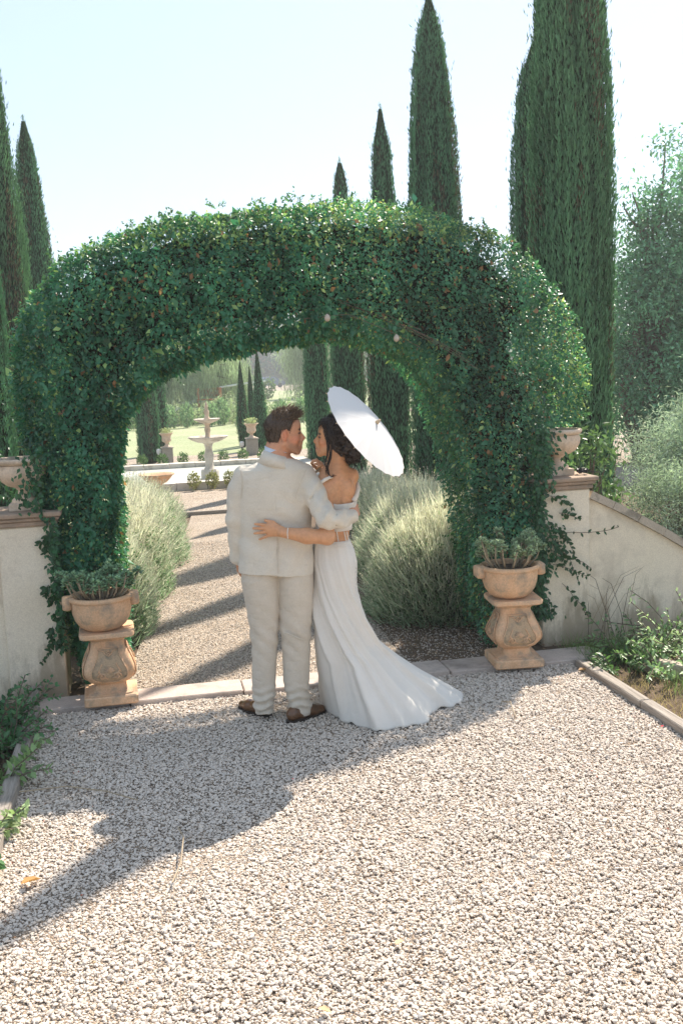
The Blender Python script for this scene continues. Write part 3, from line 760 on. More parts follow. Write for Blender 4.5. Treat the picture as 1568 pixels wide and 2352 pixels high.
M['cypress_core'] = noisy('cypress interior', (.018, .035, .018), (.035, .06, .028), scale=12, bscale=50, bmp=1, bdist=.04, rough=1, spec=.05)
def spindle(h, r, z0=.15, tip=.5, sh=.62):
    """cigar: widest low, tapering"""
    out_ = []
    for q in np.linspace(0, 1, 22):
        z = z0+(h-z0)*q
        f = (1-q**2.6)**.9*(1-.15*(1-q)**4) if q < 1 else 0
        out_.append((z, max(.012, r*f*(1-.25*q))))
    return out_
RG = 'cypresses in the row right of the path'
cypress(4.05, 9.0, 9.4, [(.0, .37), (2, .385), (3.5, .38), (4.5, .35), (5.7, .295), (6.5, .215), (7.3, .145), (8.2, .08), (9.4, .012)], 'largest cypress, a thick column rising out of frame right of the ivy arch', 85000, 1, RG, col=(.12, .25, .13), spray=.065, brown=.04)
cypress(5.03, 12.2, 6.0, [(.0, .31), (3.2, .33), (4.6, .30), (5.5, .2), (6.0, .02)], 'shorter cypress fused to the left side of the thick out-of-frame column', 24000, 2, RG, spray=.07, col=(.10, .22, .12))
cypress(4.45, 14.7, 7.45, [(.0, .40), (2, .44), (3.4, .42), (4.2, .40), (5.4, .335), (6.35, .25), (6.8, .18), (7.1, .11), (7.4, .02)], 'tall pointed cypress whose tip touches the top of the photo', 34000, 3, RG, spray=.075)
cypress(4.25, 17.0, 6.45, [(.0, .34), (2, .38), (3, .34), (4, .27), (4.75, .21), (5.2, .18), (5.75, .15), (6.1, .08), (6.45, .012)], 'mid-sized cypress showing a slim tip above the middle of the ivy arch', 14000, 4, RG)
cypress(4.06, 19.6, 6.1, [(.0, .32), (2, .34), (3.6, .28), (4.6, .21), (5.2, .17), (5.75, .12), (6.1, .015)], 'cypress with the lowest tip peeping above the ivy arch', 12000, 5, RG)
cypress(3.88, 22.2, 4.9, [(.0, .26), (2, .28), (3.5, .22), (4.9, .012)], 'leftmost cypress of the dense row right of the fountain, beside the groom', 9000, 6, RG)
cypress(6.05, 13.3, 10.8, [(0, .3), (5, .33), (8, .27), (9.6, .17), (10.4, .08), (10.8, .02)], 'tall cypress standing directly behind the thick column at the right', 9000, 7, RG)
cypress(7.67, 16.8, 14.0, [(0, .34), (6, .36), (10.5, .29), (12.6, .18), (13.5, .09), (14, .02)], 'taller cypress, second behind the thick column at the right', 9000, 17, RG)
cypress(9.5, 20.8, 16.4, [(0, .36), (8, .4), (13, .31), (15, .18), (16, .08), (16.4, .02)], 'tallest cypress, hidden farthest behind the thick column at the right', 9000, 18, RG)
LG = 'cypresses left of the path'
cypress(-1.92, 15.2, 9.6, [(.0, .42), (3, .46), (5, .39), (7, .25), (8.5, .13), (9.6, .012)], 'tallest cypress at the left edge, its tip out of frame', 40000, 8, LG, spray=.075, col=(.125, .25, .13), brown=.08)
cypress(-1.70, 19.0, 6.7, [(.0, .3), (3, .35), (4.0, .32), (4.8, .26), (5.65, .2), (6.2, .14), (6.5, .06), (6.75, .01)], 'cypress with visible tip just right of the tallest one at the left', 22000, 9, LG, spray=.075)
cypress(-1.82, 12.5, 6.6, [(.0, .3), (3, .31), (4.5, .22), (5.8, .1), (6.6, .012)], 'nearest left cypress, cut by the left edge of the photo above the urn', 26000, 10, LG, spray=.07, brown=.03)
cypress(-.80, 20.7, 4.1, [(.0, .24), (1.2, .26), (2.6, .2), (4.1, .012)], 'slim dark cypress at the inner edge of the left arch leg', 6000, 11, LG)
cypress(.10, 24.9, 4.6, [(.0, .25), (1, .28), (2.4, .22), (3.6, .12), (4.6, .012)], 'dark cypress seen through the arch left of the small stone urn', 8000, 12, LG)
cypress(.46, 27.6, 4.4, [(.0, .17), (1, .2), (2.6, .15), (4.4, .012)], 'thin cypress just behind the dark one left of the small stone urn', 4000, 13, LG)
FG = 'far cypresses behind the fountain'
cypress(2.8, 28.6, 2.45, [(.0, .14), (.6, .19), (1.3, .15), (2, .07), (2.45, .01)], 'short pointed cypress left of the far urn behind the fountain', 3500, 14, FG, spray=.07)
cypress(3.16, 29.5, 2.3, [(.0, .12), (.8, .14), (1.7, .08), (2.3, .01)], 'smallest thin cypress between the two pointed ones behind the far urn', 2500, 15, FG, spray=.07)
cypress(3.16, 27.4, 2.75, [(.0, .17), (.7, .21), (1.6, .15), (2.4, .06), (2.75, .01)], 'pointed cypress right of the far urn, beside the groom head', 4500, 16, FG, spray=.07)

# ------------------------------------------------------------------ lavender bushes
def lavender(x, y, rx, ry, h, n, seed, label, group, tall=.16, c_top=(.80, .74, .6), c_low=(.33, .43, .28), lean=(0, 0), low=True):
    r = np.random.default_rng(seed)
    t = thing('lavender_bush', (x, y, -.03), label, 'lavender', group=group)
    # leafy mound
    a = r.uniform(0, 2*pi, n); el = np.arcsin(r.uniform(0, 1, n))
    dirn = np.stack([np.cos(a)*np.cos(el), np.sin(a)*np.cos(el), np.sin(el)], 1)
    q = 1+.10*wnoise(dirn*3, 1, seed)
    P = dirn*np.array([rx, ry, h-tall])*(q*r.uniform(.72, 1.0, n))[:, None]
    d = dirn*np.array([.8, .8, .5])+np.array([lean[0], lean[1], .75])+r.normal(0, .3, (n, 3))
    L = tall*r.uniform(.35, 1.25, n)*(.6+.5*dirn[:, 2])
    k = np.clip(P[:, 2]/(h*.62)+r.normal(0, .22, n), 0, 1)[:, None]
    cc = np.array(c_low)*(1-k)+np.array(c_top)*k
    cc *= r.uniform(.65, 1.3, (n, 1))
    W_ = .0055*r.uniform(.8, 1.5, n)
    V, F, c3 = scatter(BLADE, BLADE_F, P, frames(d, r.normal(size=(n, 3))), np.stack([W_*1.5, L, L], 1), cc)
    o = mesh_np('stalks', V, F, M['lavender'], t, False, c3); o['kind'] = 'stuff'
    # seed heads
    nh = n; pk = r.integers(0, n, nh); dn = d[pk]/np.linalg.norm(d[pk], axis=1, keepdims=True)
    PH = P[pk]+dn*L[pk, None]*r.uniform(.15, .95, (nh, 1)); okh = dirn[pk, 2] > .05; PH = PH[okh]; dn = dn[okh]; m_ = len(PH)
    S = r.uniform(.014, .03, m_)
    V, F, c3 = scatter(LEAF4, LEAF4_F, PH, frames(dn, r.normal(size=(m_, 3))), np.stack([S*.55, S, S], 1), np.where(r.uniform(0, 1, (m_, 1)) < .3, np.array([.3, .42, .25]), np.array([.86, .78, .66]))*r.uniform(.6, 1.2, (m_, 1)))
    o = mesh_np('seed_heads', V, F, M['lavender'], t, False, c3); o['kind'] = 'stuff'
    # stray spikes standing above the mound
    ns_ = 260; a = r.uniform(0, 2*pi, ns_); el = np.arcsin(r.uniform(.25, 1, ns_)); dv = np.stack([np.cos(a)*np.cos(el), np.sin(a)*np.cos(el), np.sin(el)], 1)
    P2 = dv*np.array([rx, ry, h-tall])*.95; d2 = dv*.45+np.array([0, 0, .9])+r.normal(0, .13, (ns_, 3)); d2 /= np.linalg.norm(d2, axis=1, keepdims=True); L2 = tall*r.uniform(1.0, 1.75, ns_)
    V, F, c3 = scatter(BLADE, BLADE_F, P2, frames(d2, r.normal(size=(ns_, 3))), np.stack([np.full(ns_, .006), L2*1.1, L2], 1), np.array([.5, .48, .34])*r.uniform(.6, 1.2, (ns_, 1)))
    PH = (P2[:, None, :]+d2[:, None, :]*(L2[:, None]*np.array([.78, .86, .94])[None])[..., None]).reshape(-1, 3); m2 = len(PH); S = r.uniform(.014, .026, m2)
    V2, F2, c4 = scatter(LEAF4, LEAF4_F, PH, frames(np.repeat(d2, 3, 0)+r.normal(0, .3, (m2, 3)), r.normal(size=(m2, 3))), np.stack([S*.9, S, S], 1), np.array([.6, .53, .42])*r.uniform(.5, 1.2, (m2, 1)))
    o = mesh_np('flower_spikes', np.concatenate([V, V2]), np.concatenate([F, F2+len(V)]), M['lavender'], t, False, np.concatenate([c3, c4])); o['kind'] = 'stuff'
    # small leaves low down
    nl = n//2; a = r.uniform(0, 2*pi, nl); z = r.uniform(.02, .62, nl)*h
    q = np.sqrt(np.clip(1-(z/h)**2, .1, 1))*r.uniform(.7, .98, nl)
    P = np.stack([rx*q*np.cos(a), ry*q*np.sin(a), z], 1); S = r.uniform(.018, .04, nl)
    V, F, c3 = scatter(LEAF4, LEAF4_F, P, frames(rnd_unit(nl)+np.array([0, 0, .6]), rnd_unit(nl)), np.stack([S*.6, S, S], 1), np.array([.10, .19, .08])*r.uniform(.5, 1.7, (nl, 1)))
    o = mesh_np('leaves', V, F, M['leaf_matt'], t, False, c3); o['kind'] = 'stuff'
    V = []; F = []
    nt = 20
    for i in range(8):
        e = i/7*pi/2*.98
        for k_ in range(nt):
            b = 2*pi*k_/nt; q = .66*(1+.1*wnoise(np.array([cos(b), sin(b), e]), 3, seed))
            V.append((rx*q*cos(e)*cos(b), ry*q*cos(e)*sin(b), (h-tall)*.78*sin(e)*1.0-.03*(i == 0)))
    for i in range(7):
        for k_ in range(nt):
            j = (k_+1) % nt; F.append((i*nt+k_, i*nt+j, (i+1)*nt+j, (i+1)*nt+k_))
    mesh_np('woody_core', np.array(V), F, M['lav_core'], t, True)
    return t
M['lav_core'] = noisy('lavender interior', (.05, .065, .035), (.09, .10, .06), scale=25, bscale=70, bmp=1, bdist=.03, rough=1, spec=.05)
LB = 'lavender bushes edging the path'
lavender(2.46, 7.95, .74, .62, 1.08, 19000, 21, 'nearest right lavender bush, billowing in front of the right arch leg', LB, tall=.22)
lavender(2.72, 9.5, .7, .85, 1.02, 13000, 22, 'second lavender bush right of the path, behind the bride', LB, tall=.22)
lavender(2.9, 11.0, .6, .9, .9, 10000, 23, 'third lavender bush right of the path, under the dark cypresses', LB, tall=.2)
lavender(2.95, 12.9, .6, 1.0, .85, 7000, 24, 'farthest right lavender bush before the pool forecourt', LB, tall=.2)
lavender(-.45, 8.3, .46, .7, 1.08, 11000, 25, 'nearest left lavender bush, just inside the left arch leg', LB, tall=.16, c_top=(.72, .68, .56))
lavender(-.38, 9.7, .6, .8, 1.1, 12000, 26, 'second lavender bush left of the path, paler than the nearest', LB, tall=.16, c_top=(.76, .7, .58))
lavender(-.3, 11.4, .74, 1.0, 1.02, 12000, 27, 'third lavender bush left of the path', LB, tall=.16, c_top=(.78, .72, .6))
lavender(-.35, 13.6, .85, 1.1, .85, 10000, 28, 'farthest left lavender bush, in front of the terracotta bowl', LB, tall=.14, c_top=(.74, .7, .57))

# ------------------------------------------------------------------ broadleaf trees
def branchy_tree(name, x, y, h, crown, label, cat, seed, nclump, nleaf, leafsize, col, mat, trunk_h=.35, group=None, aspect=(.5, 1), droop=0.0, clump=.28, trunks=1, z0=0.0, spread=1.0, bark='bark'):
    """crown: list of (cx, cy, cz, rx, ry, rz) ellipsoids relative to the base"""
    r = np.random.default_rng(seed)
    t = thing(name, (x, y, z0), label, cat, group=group)
    cl = []
    wts = np.array([c[3]*c[4]*c[5] for c in crown]); wts = wts/wts.sum()
    for i in range(nclump):
        c = crown[r.choice(len(crown), p=wts)]
        v = r.normal(size=3); v /= np.linalg.norm(v); v *= r.uniform(.35, 1)**.6
        cl.append((c[0]+v[0]*c[3], c[1]+v[1]*c[4], c[2]+v[2]*c[5]))
    cl = np.array(cl)
    for ti in range(trunks):
        bx = 0 if trunks == 1 else (ti-(trunks-1)/2)*.5*spread
        top = cl[:, 2].max()*.8; w = h*.022
        MB().tube([(bx, 0, -.1), (bx+w*r.normal(0, 1), 0, h*trunk_h), (bx+w*3*r.normal(0, .5), 0, top*.7), (bx+w*2*r.normal(), 0, top)], [w, w*.8, w*.45, w*.1], 7).build('trunk', M[bark], t, True)
    b = MB()
    for i in range(0, nclump, max(1, nclump//60)):
        e = cl[i]; zst = min(h*trunk_h+.55*max(0, e[2]-h*trunk_h)*r.uniform(.3, 1), e[2]*.9)
        s = Vector((0, 0, zst)); mid = s.lerp(Vector(e), .5)+Vector((0, 0, .06*h))
        b.tube([s, mid, Vector(e)], [h*.008, h*.005, h*.0015], 5)
    o = b.build('branches', M[bark], t, True)
    pk = r.integers(0, nclump, nleaf); off = r.normal(size=(nleaf, 3))*clump*np.array([1, 1, .8])
    P = cl[pk]+off
    if droop > 0:
        P[:, 2] -= np.abs(r.gamma(1.5, droop, nleaf)); P[:, 2] = np.maximum(P[:, 2], .15)
    shade = r.uniform(.6, 1.35, nclump)[pk][:, None]*r.uniform(.75, 1.3, (nleaf, 1))
    d = rnd_unit(nleaf)+np.array([0, 0, -.3-2.5*(droop > 0)]) ; S = leafsize*r.uniform(.6, 1.35, nleaf)
    V, F, cc = scatter(LEAF4, LEAF4_F, P, frames(d, rnd_unit(nleaf)+np.array([0, 0, .7])), np.stack([S*aspect[0]*2, S*aspect[1], S], 1), np.array(col)*shade)
    mesh_np('crown', V, F, M[mat], t, False, cc)
    return t
# right edge: loose poplars and silvery olive
PG = 'loose leafy trees behind the olive'
branchy_tree('poplar_tree', 10.0, 18.4, 6.9, [(0, 0, 2.2, 1.0, .9, 2.0), (.1, 0, 4.0, .6, .6, 1.4), (-.35, 0, 4.9, .15, .2, 1.1), (.35, 0, 5.5, .15, .2, 1.2)], 'loose dark green tree with two feathery tops, just right of the thick cypress', 'tree', 31, 270, 27000, .1, (.15, .32, .19), 'leaf', trunk_h=.2, group=PG, aspect=(.4, 1), clump=.2, trunks=2)
branchy_tree('poplar_tree', 11.5, 19.0, 7.2, [(0, 0, 2.4, 1.1, 1, 2.2), (0, 0, 4.9, .65, .7, 1.7), (.1, 0, 6.1, .3, .3, 1.0)], 'loose dark green tree cut by the right edge of the photo, taller than its neighbour', 'tree', 32, 270, 27000, .1, (.15, .32, .19), 'leaf', trunk_h=.2, group=PG, aspect=(.4, 1), clump=.2, trunks=2)
branchy_tree('poplar_tree', 9.4, 20.5, 5.2, [(0, 0, 2.0, 1.0, .9, 1.9), (0, 0, 3.9, .5, .6, 1.2)], 'low dark tree filling the gap behind the thick cypress', 'tree', 33, 240, 20000, .1, (.04, .12, .07), 'leaf', trunk_h=.2, group=PG, aspect=(.4, 1), clump=.22)
branchy_tree('olive_tree', 6.1, 9.7, 2.3, [(0, 0, .95, .95, .8, .75), (.35, 0, 1.6, .4, .5, .5), (.25, 0, 2.0, .3, .4, .4), (.75, -.1, 2.1, .3, .4, .5), (-.3, -.2, 1.2, .35, .4, .4), (.8, -.4, .9, .6, .6, .7)], 'silvery grey-green olive bush behind the sloping wall at the right', 'olive tree', 34, 340, 70000, .055, (.42, .5, .4), 'leaf_matt', trunk_h=.15, aspect=(.16, 1), clump=.13, trunks=3, spread=.6)
branchy_tree('olive_tree', 5.0, 8.7, 1.0, [(0, 0, .55, .55, .45, .45), (.8, .1, .55, .5, .4, .4)], 'low silvery olive shoot showing above the wall coping', 'olive tree', 35, 120, 18000, .05, (.38, .46, .35), 'leaf_matt', trunk_h=.1, aspect=(.16, 1), clump=.11, trunks=2, spread=.5)
# small leafy bush right behind the right urn
branchy_tree('leafy_bush', 3.45, 7.35, 1.55, [(0, 0, 1.2, .18, .2, .35), (.05, 0, .7, .3, .25, .5)], 'bright green leafy bush just behind the urn on the right pillar', 'bush', 36, 40, 1600, .06, (.12, .2, .08), 'leaf', trunk_h=.3, aspect=(.4, 1), clump=.07)
# dark mass left of the ivy
branchy_tree('laurel_tree', -1.75, 8.6, 2.9, [(0, 0, 1.5, .65, .7, 1.4), (-.5, .3, 1.2, .7, .6, 1.2)], 'dark laurel behind the left urn, under the left cypresses', 'tree', 37, 120, 11000, .06, (.03, .08, .035), 'leaf', trunk_h=.2, aspect=(.4, 1), clump=.15)

# background seen through the arch
branchy_tree('willow_tree', 2.3, 46.9, 6.0, [(0, 0, 3.3, 2.2, 2.0, 1.5), (-1.9, -.3, 2.7, 1.2, 1.2, 1.2), (1.7, -.3, 2.7, 1.0, 1.2, 1.2)], 'big pale weeping willow behind the fountain', 'willow', 41, 260, 42000, .15, (.42, .5, .32), 'leaf_matt', trunk_h=.3, aspect=(.1, 1.9), droop=.55, clump=.22)
branchy_tree('willow_tree', 14.2, 78, 9.0, [(0, 0, 5.2, 3.2, 2.6, 2.6), (-1.6, 0, 4.4, 1.5, 1.5, 2)], 'distant pale willow right of the parked car', 'willow', 42, 200, 16000, .26, (.32, .38, .22), 'leaf_matt', trunk_h=.3, aspect=(.12, 1.6), droop=1.1, clump=.4)
BG = 'trees along the far boundary'
rr_ = np.random.default_rng(99)
far = [(-34, 120, 12), (-22, 124, 13), (-12, 118, 10), (-3, 126, 12), (5, 172, 15), (13, 176, 17), (20.5, 178, 18), (27, 168, 13), (36, 172, 15), (47, 165, 14), (58, 160, 15), (70, 150, 15), (84, 140, 15), (98, 140, 16)]
flab = ['far round tree at the extreme left of the horizon', 'far round tree left of the willow', 'lower far tree behind the left cypresses', 'far tree right behind the big willow', 'hazy far tree behind the willow crown', 'dark blue-green far tree left of the tall dark one', 'tallest dark blue-green far tree above the parked car', 'pale far tree between the dark tree and distant willow', 'far tree behind the distant willow', 'far tree hidden behind the cypress row', 'far tree behind the right arch leg', 'far tree behind the thick cypress', 'far tree behind the loose leafy trees', 'far tree at the extreme right of the horizon']
for i, (x, y, h) in enumerate(far):
    dk = i in (5, 6)
    branchy_tree('distant_tree', x, y, h, [(0, 0, h*.5, h*.38, h*.3, h*.42), (h*.2, 0, h*.62, h*.25, h*.2, h*.3)], flab[i], 'tree', 60+i, 80, 3200, .62, (.06, .13, .11) if dk else (.24, .32, .2), 'leaf_matt', trunk_h=.2, group=BG, aspect=(.45, 1), clump=h*.06)
# hedge mass closing the far field
r = np.random.default_rng(5); n = 26000
P = np.stack([r.uniform(-70, 130, n), r.uniform(182, 190, n), r.uniform(0, 7.5, n)], 1); P[:, 2] *= (.75+.3*wnoise(P, .12, 4))
S = r.uniform(.8, 1.7, n); V, F, cc = scatter(LEAF4, LEAF4_F, P, frames(rnd_unit(n), rnd_unit(n)), np.stack([S, S, S], 1), np.array([.12, .18, .11])*r.uniform(.5, 1.4, (n, 1)))
tag(mesh_np('far_woodland', V, F, M['leaf_matt'], None, False, cc), 'hazy belt of woodland closing the view behind the gardens', 'woodland', kind='stuff')

# ------------------------------------------------------------------ pool, fountain and small garden furniture
PX0, PX1, PY0, PY1 = -1.2, 3.4, 18.75, 22.9
sheet('pool_water', [(PX0, PY0), (PX1, PY0), (PX1, PY1), (PX0, PY1)], .0, M['water'])
rim = thing('pool_surround', (1.2, 20.8, 0), None, None); tag(rim, kind='structure')
def rim_run(xa, ya, xb, yb, n, w=.3):
    d = Vector((xb-xa, yb-ya, 0)); L = d.length; d.normalize(); q = Vector((-d.y, d.x, 0)); a0 = Vector((xa-1.2, ya-20.8, 0))
    for i in range(n):
        A = a0+d*(L*i/n+.006); B_ = a0+d*(L*(i+1)/n-.006); z0, z1 = -.1, .10+.004*(i % 2)
        P = [A-q*w/2, B_-q*w/2, B_+q*w/2, A+q*w/2]
        V = [(p.x, p.y, z0) for p in P]+[(p.x, p.y, z1) for p in P]
        mesh_np('coping_slab', np.array(V), [(3, 2, 1, 0), (4, 5, 6, 7), (0, 1, 5, 4), (1, 2, 6, 5), (2, 3, 7, 6), (3, 0, 4, 7)], M['stone'], rim)
rim_run(PX0, PY0-.05, PX1, PY0-.05, 8); rim_run(PX0, PY1+.05, PX1, PY1+.05, 8)
rim_run(PX0-.05, PY0+.12, PX0-.05, PY1-.12, 6); rim_run(PX1+.05, PY0+.12, PX1+.05, PY1-.12, 6)
fo = thing('fountain', (1.24, 19.9, 0), 'three-tiered pale stone fountain standing in the pool left of the groom', 'fountain')
FS = 1.05
def fl(name, prof, mat, z=0, **kw):
    o = MB().lathe([(r*FS, zz*FS) for r, zz in prof], 28, **kw).build(name, M[mat], fo); smooth_by_angle(o, 55); return o
MB().lathe([(.17*FS, -.1), (.17*FS, .16*FS), (.15*FS, .2*FS)], 8).build('plinth', M['stone'], fo)
fl('column', [(.11, .2), (.085, .24), (.07, .3), (.085, .38), (.095, .46), (.07, .54), (.065, .6), (.08, .66), (.1, .69)], 'stone')
fl('large_basin', [(.1, .69), (.2, .71), (.3, .75), (.37, .795), (.38, .815), (.36, .82), (.33, .80), (.2, .775), (.03, .77)], 'stone')
fl('upper_column', [(.08, .775), (.05, .82), (.045, .88), (.06, .94), (.045, 1.0), (.05, 1.04), (.07, 1.06)], 'terra_pale')
fl('small_basin', [(.07, 1.06), (.16, 1.09), (.24, 1.13), (.25, 1.15), (.235, 1.15), (.15, 1.12), (.03, 1.115)], 'stone')
fl('finial', [(.06, 1.12), (.055, 1.17), (.035, 1.2), (.05, 1.25), (.045, 1.3), (.028, 1.34), (.035, 1.37), (.03, 1.4), (.012, 1.45), (.006, 1.48)], 'terra_pale')
# campana urns on square pedestals behind the pool
def campana(loc, label, s=1.0):
    t = thing('campana_urn', loc, label, 'urn', group='planted urns on pedestals behind the pool')
    MB().box(-.13*s, .13*s, -.13*s, .13*s, 0, .36*s, .006).build('pedestal', M['concrete'], t)
    MB().box(-.15*s, .15*s, -.15*s, .15*s, .361*s, .385*s, .005).build('pedestal_cap', M['concrete'], t)
    pr_ = [(.11, .386), (.11, .4), (.06, .42), (.035, .46), (.05, .49), (.09, .51), (.115, .55), (.105, .6), (.11, .65), (.14, .69), (.165, .705), (.165, .72), (.14, .72), (.12, .69), (.02, .68)]
    o = MB().lathe([(r*s, z*s) for r, z in pr_], 28).build('urn_body', M['terra_pale'], t); smooth_by_angle(o, 55)
    r = np.random.default_rng(int(loc[0]*10)); n = 260
    P = np.stack([r.normal(0, .07*s, n), r.normal(0, .07*s, n), r.uniform(.7, .83, n)*s], 1); S = r.uniform(.03, .055, n)*s
    V, F, cc = scatter(LEAF4, LEAF4_F, P, frames(rnd_unit(n)+np.array([0, 0, .5]), rnd_unit(n)), np.stack([S, S, S], 1), np.array([.42, .46, .26])*r.uniform(.6, 1.3, (n, 1)))
    o = mesh_np('planting', V, F, M['leaf_matt'], t, False, cc); o['kind'] = 'stuff'
    return t
campana((.53, 24.55, -.02), 'planted urn on a grey pedestal left of the fountain, beside the dark cypress', 1.02)
campana((2.72, 25.7, -.02), 'planted urn on a grey pedestal right of the fountain, beside the groom head', 1.12)
# terracotta bowl above the lavender
t = thing('terracotta_bowl', (.17, 17.6, -.03), 'wide empty terracotta bowl on a short foot behind the left lavender', 'bowl')
o = MB().lathe([(.13, 0), (.12, .05), (.07, .1), (.06, .2), (.1, .24)], 24).build('foot', M['terra'], t); smooth_by_angle(o, 50)
o = MB().lathe([(.1, .241), (.18, .28), (.24, .34), (.28, .39), (.31, .4), (.31, .42), (.28, .42), (.24, .38), (.1, .3), (.01, .29)], 32, cap=False).build('bowl', M['terra'], t); smooth_by_angle(o, 55)
# small box shrubs
def shrub(name, x, y, h, w, label, group, seed, col=(.10, .17, .07), n=420, mat='leaf_matt', leaf=.035, z=0.0, base=None):
    if base is not None:
        t = base.copy(); C.objects.link(t)
        for ch in base.children: c_ = ch.copy(); C.objects.link(c_); c_.parent = t
        t.location = (x, y, z); t.rotation_euler = (0, 0, seed*1.3); t.scale = (w, w, h); t['label'] = label; return t
    r = np.random.default_rng(seed); t = thing(name, (x, y, z), label, 'shrub', group=group)
    MB().tube([(0, 0, -.05), (0, 0, .5)], .03, 5).build('stem', M['bark'], t)
    v = rnd_unit(n)*r.uniform(.55, 1.05, (n, 1)); P = v*np.array([.5, .5, .47])+np.array([0, 0, .5]); P[:, 2] = np.maximum(P[:, 2], .05)
    S = r.uniform(.7, 1.4, n)*leaf/w
    V, F, cc = scatter(LEAF4, LEAF4_F, P, frames(v+rnd_unit(n)*.7, v), np.stack([S, S, S], 1), np.array(col)*r.uniform(.5, 1.6, (n, 1)))
    mesh_np('foliage', V, F, M[mat], t, False, cc); t.scale = (w, w, h)
    return t
BX = 'clipped box shrubs round the pool'
first = None; ords = ['leftmost', 'second from left', 'third from left', 'fourth from left', 'fifth from left', 'sixth from left', 'seventh from left', 'eighth from left', 'ninth from left', 'tenth from left']
for i in range(9):
    x = -.55+.47*i
    o = shrub('box_shrub', x, 23.55, .30, .24, 'small box shrub behind the pool, %s of its row' % ords[i], BX, i+1, base=first); first = first or o
f2 = None
for i in range(6):
    o = shrub('box_shrub', .85+.33*i, 18.38, .30, .22, 'small yellowish box shrub in front of the pool, %s of its row' % ords[i], BX, i+31, col=(.25, .24, .11), base=f2); f2 = f2 or o
f3 = None
for i in range(6):
    o = shrub('box_shrub', -1.75+.27*i, 17.9+.55*i*.3, .26, .18, 'small dry edging shrub before the left end of the pool, %s' % ords[i], BX, i+61, col=(.3, .28, .15), base=f3); f3 = f3 or o
RS = 'rose bushes along the far edge of the lawn'
fr_ = None
ords += ['%s from left' % q for q in ('eleventh','twelfth','thirteenth','fourteenth','fifteenth','sixteenth','seventeenth','eighteenth')]
for i in range(18):
    x = -5.2+i*.78+RNG.uniform(-.15, .15)
    o = shrub('rose_bush', x, 40.5+RNG.uniform(-.6, .6)+.25*i*.3, RNG.uniform(.75, 1.15), RNG.uniform(.5, .75), 'round rose bush at the far lawn edge, %s' % ords[i], RS, i+91, col=(.2, .3, .16), n=500, leaf=.1, base=fr_); fr_ = fr_ or o
# taller rough planting before the willow
r = np.random.default_rng(77); n = 9000
P = np.stack([r.uniform(-1.5, 9, n), r.uniform(42.5, 45, n), r.beta(1.3, 2.2, n)*1.35], 1); P[:, 2] *= np.clip(.8+.5*wnoise(P*np.array([1, 1, 0]), 1.2, 4), .2, 1.4)
S = r.uniform(.08, .2, n); V, F, cc = scatter(LEAF4, LEAF4_F, P, frames(rnd_unit(n)+np.array([0, 0, .8]), rnd_unit(n)), np.stack([S*.7, S, S], 1), np.array([.34, .4, .24])*r.uniform(.5, 1.5, (n, 1)))
tag(mesh_np('rose_hedge', V, F, M['leaf_matt'], None, False, cc), 'rough pale green planting between the lawn and the willow', 'planting', kind='stuff')
DS = 'dotted shrubs beyond the distant track'
fr2 = None
for i in range(14):
    x = 2+i*1.9+RNG.uniform(-.4, .4); y = 74+RNG.uniform(-5, 9)
    o = shrub('distant_shrub', x, y, RNG.uniform(.9, 1.7), RNG.uniform(.9, 1.5), 'dotted shrub beyond the willow, %s' % ords[i], DS, i+191, col=(.13, .18, .09), n=420, leaf=.2, base=fr2); fr2 = fr2 or o
# picnic table / play frame behind the fountain
t = thing('garden_slide', (3.0, 45.6, 0), 'orange play frame with a white slide under the big willow', 'slide')
M['orange'] = flat('orange painted wood', (.5, .2, .09), .6); M['white'] = flat('white painted metal', (.7, .7, .68), .45)
for dx in (-.5, .5):
    for dy in (-.4, .4): MB().box(dx-.05, dx+.05, dy-.05, dy+.05, -.05, 1.5).build('post', M['orange'], t)
MB().box(-.56, .56, -.46, .46, .95, 1.02).build('deck', M['orange'], t)
MB().box(-.52, .52, .38, .42, 1.1, 1.5).build('back_board', M['orange'], t)
b = MB(); b.tube([(-.5, 0, 1.0), (-1.3, 0, .62), (-2.1, 0, .25), (-2.5, 0, .2)], .09, 6); b.build('slide_chute', M['white'], t)
MB().tube([(.5, 0, 1.5), (1.6, 0, 1.62), (2.6, 0, 1.7)], .05, 6).build('rail', M['white'], t)
t = thing('garden_bench', (-2.2, 44.2, 0), 'low dark garden bench at the left behind the lawn', 'bench')
M['darkwood'] = flat('dark bench wood', (.12, .1, .09), .7)
MB().box(-1.1, 1.1, -.22, .22, .4, .47).build('seat', M['darkwood'], t); MB().box(-1.1, 1.1, .2, .25, .5, .95).build('backrest', M['darkwood'], t)
for dx in (-.9, .9): MB().box(dx-.05, dx+.05, -.2, .2, -.05, .4).build('leg', M['darkwood'], t)
# garden spotlights by the urns
for (x, y, lb) in ((.33, 24.5, 'small pale garden lamp left of the left planted urn'), (2.45, 25.6, 'small pale garden lamp left of the right planted urn')):
    t = thing('garden_lamp', (x, y, -.02), lb, 'lamp', group='small pale garden lamps')
    MB().tube([(0, 0, -.02), (0, 0, .22)], .02, 6).build('post', M['black'], t)
    o = MB().lathe([(.03, .22), (.055, .26), (.06, .33), (.04, .36)], 12).build('lamp_head', M['white'], t)
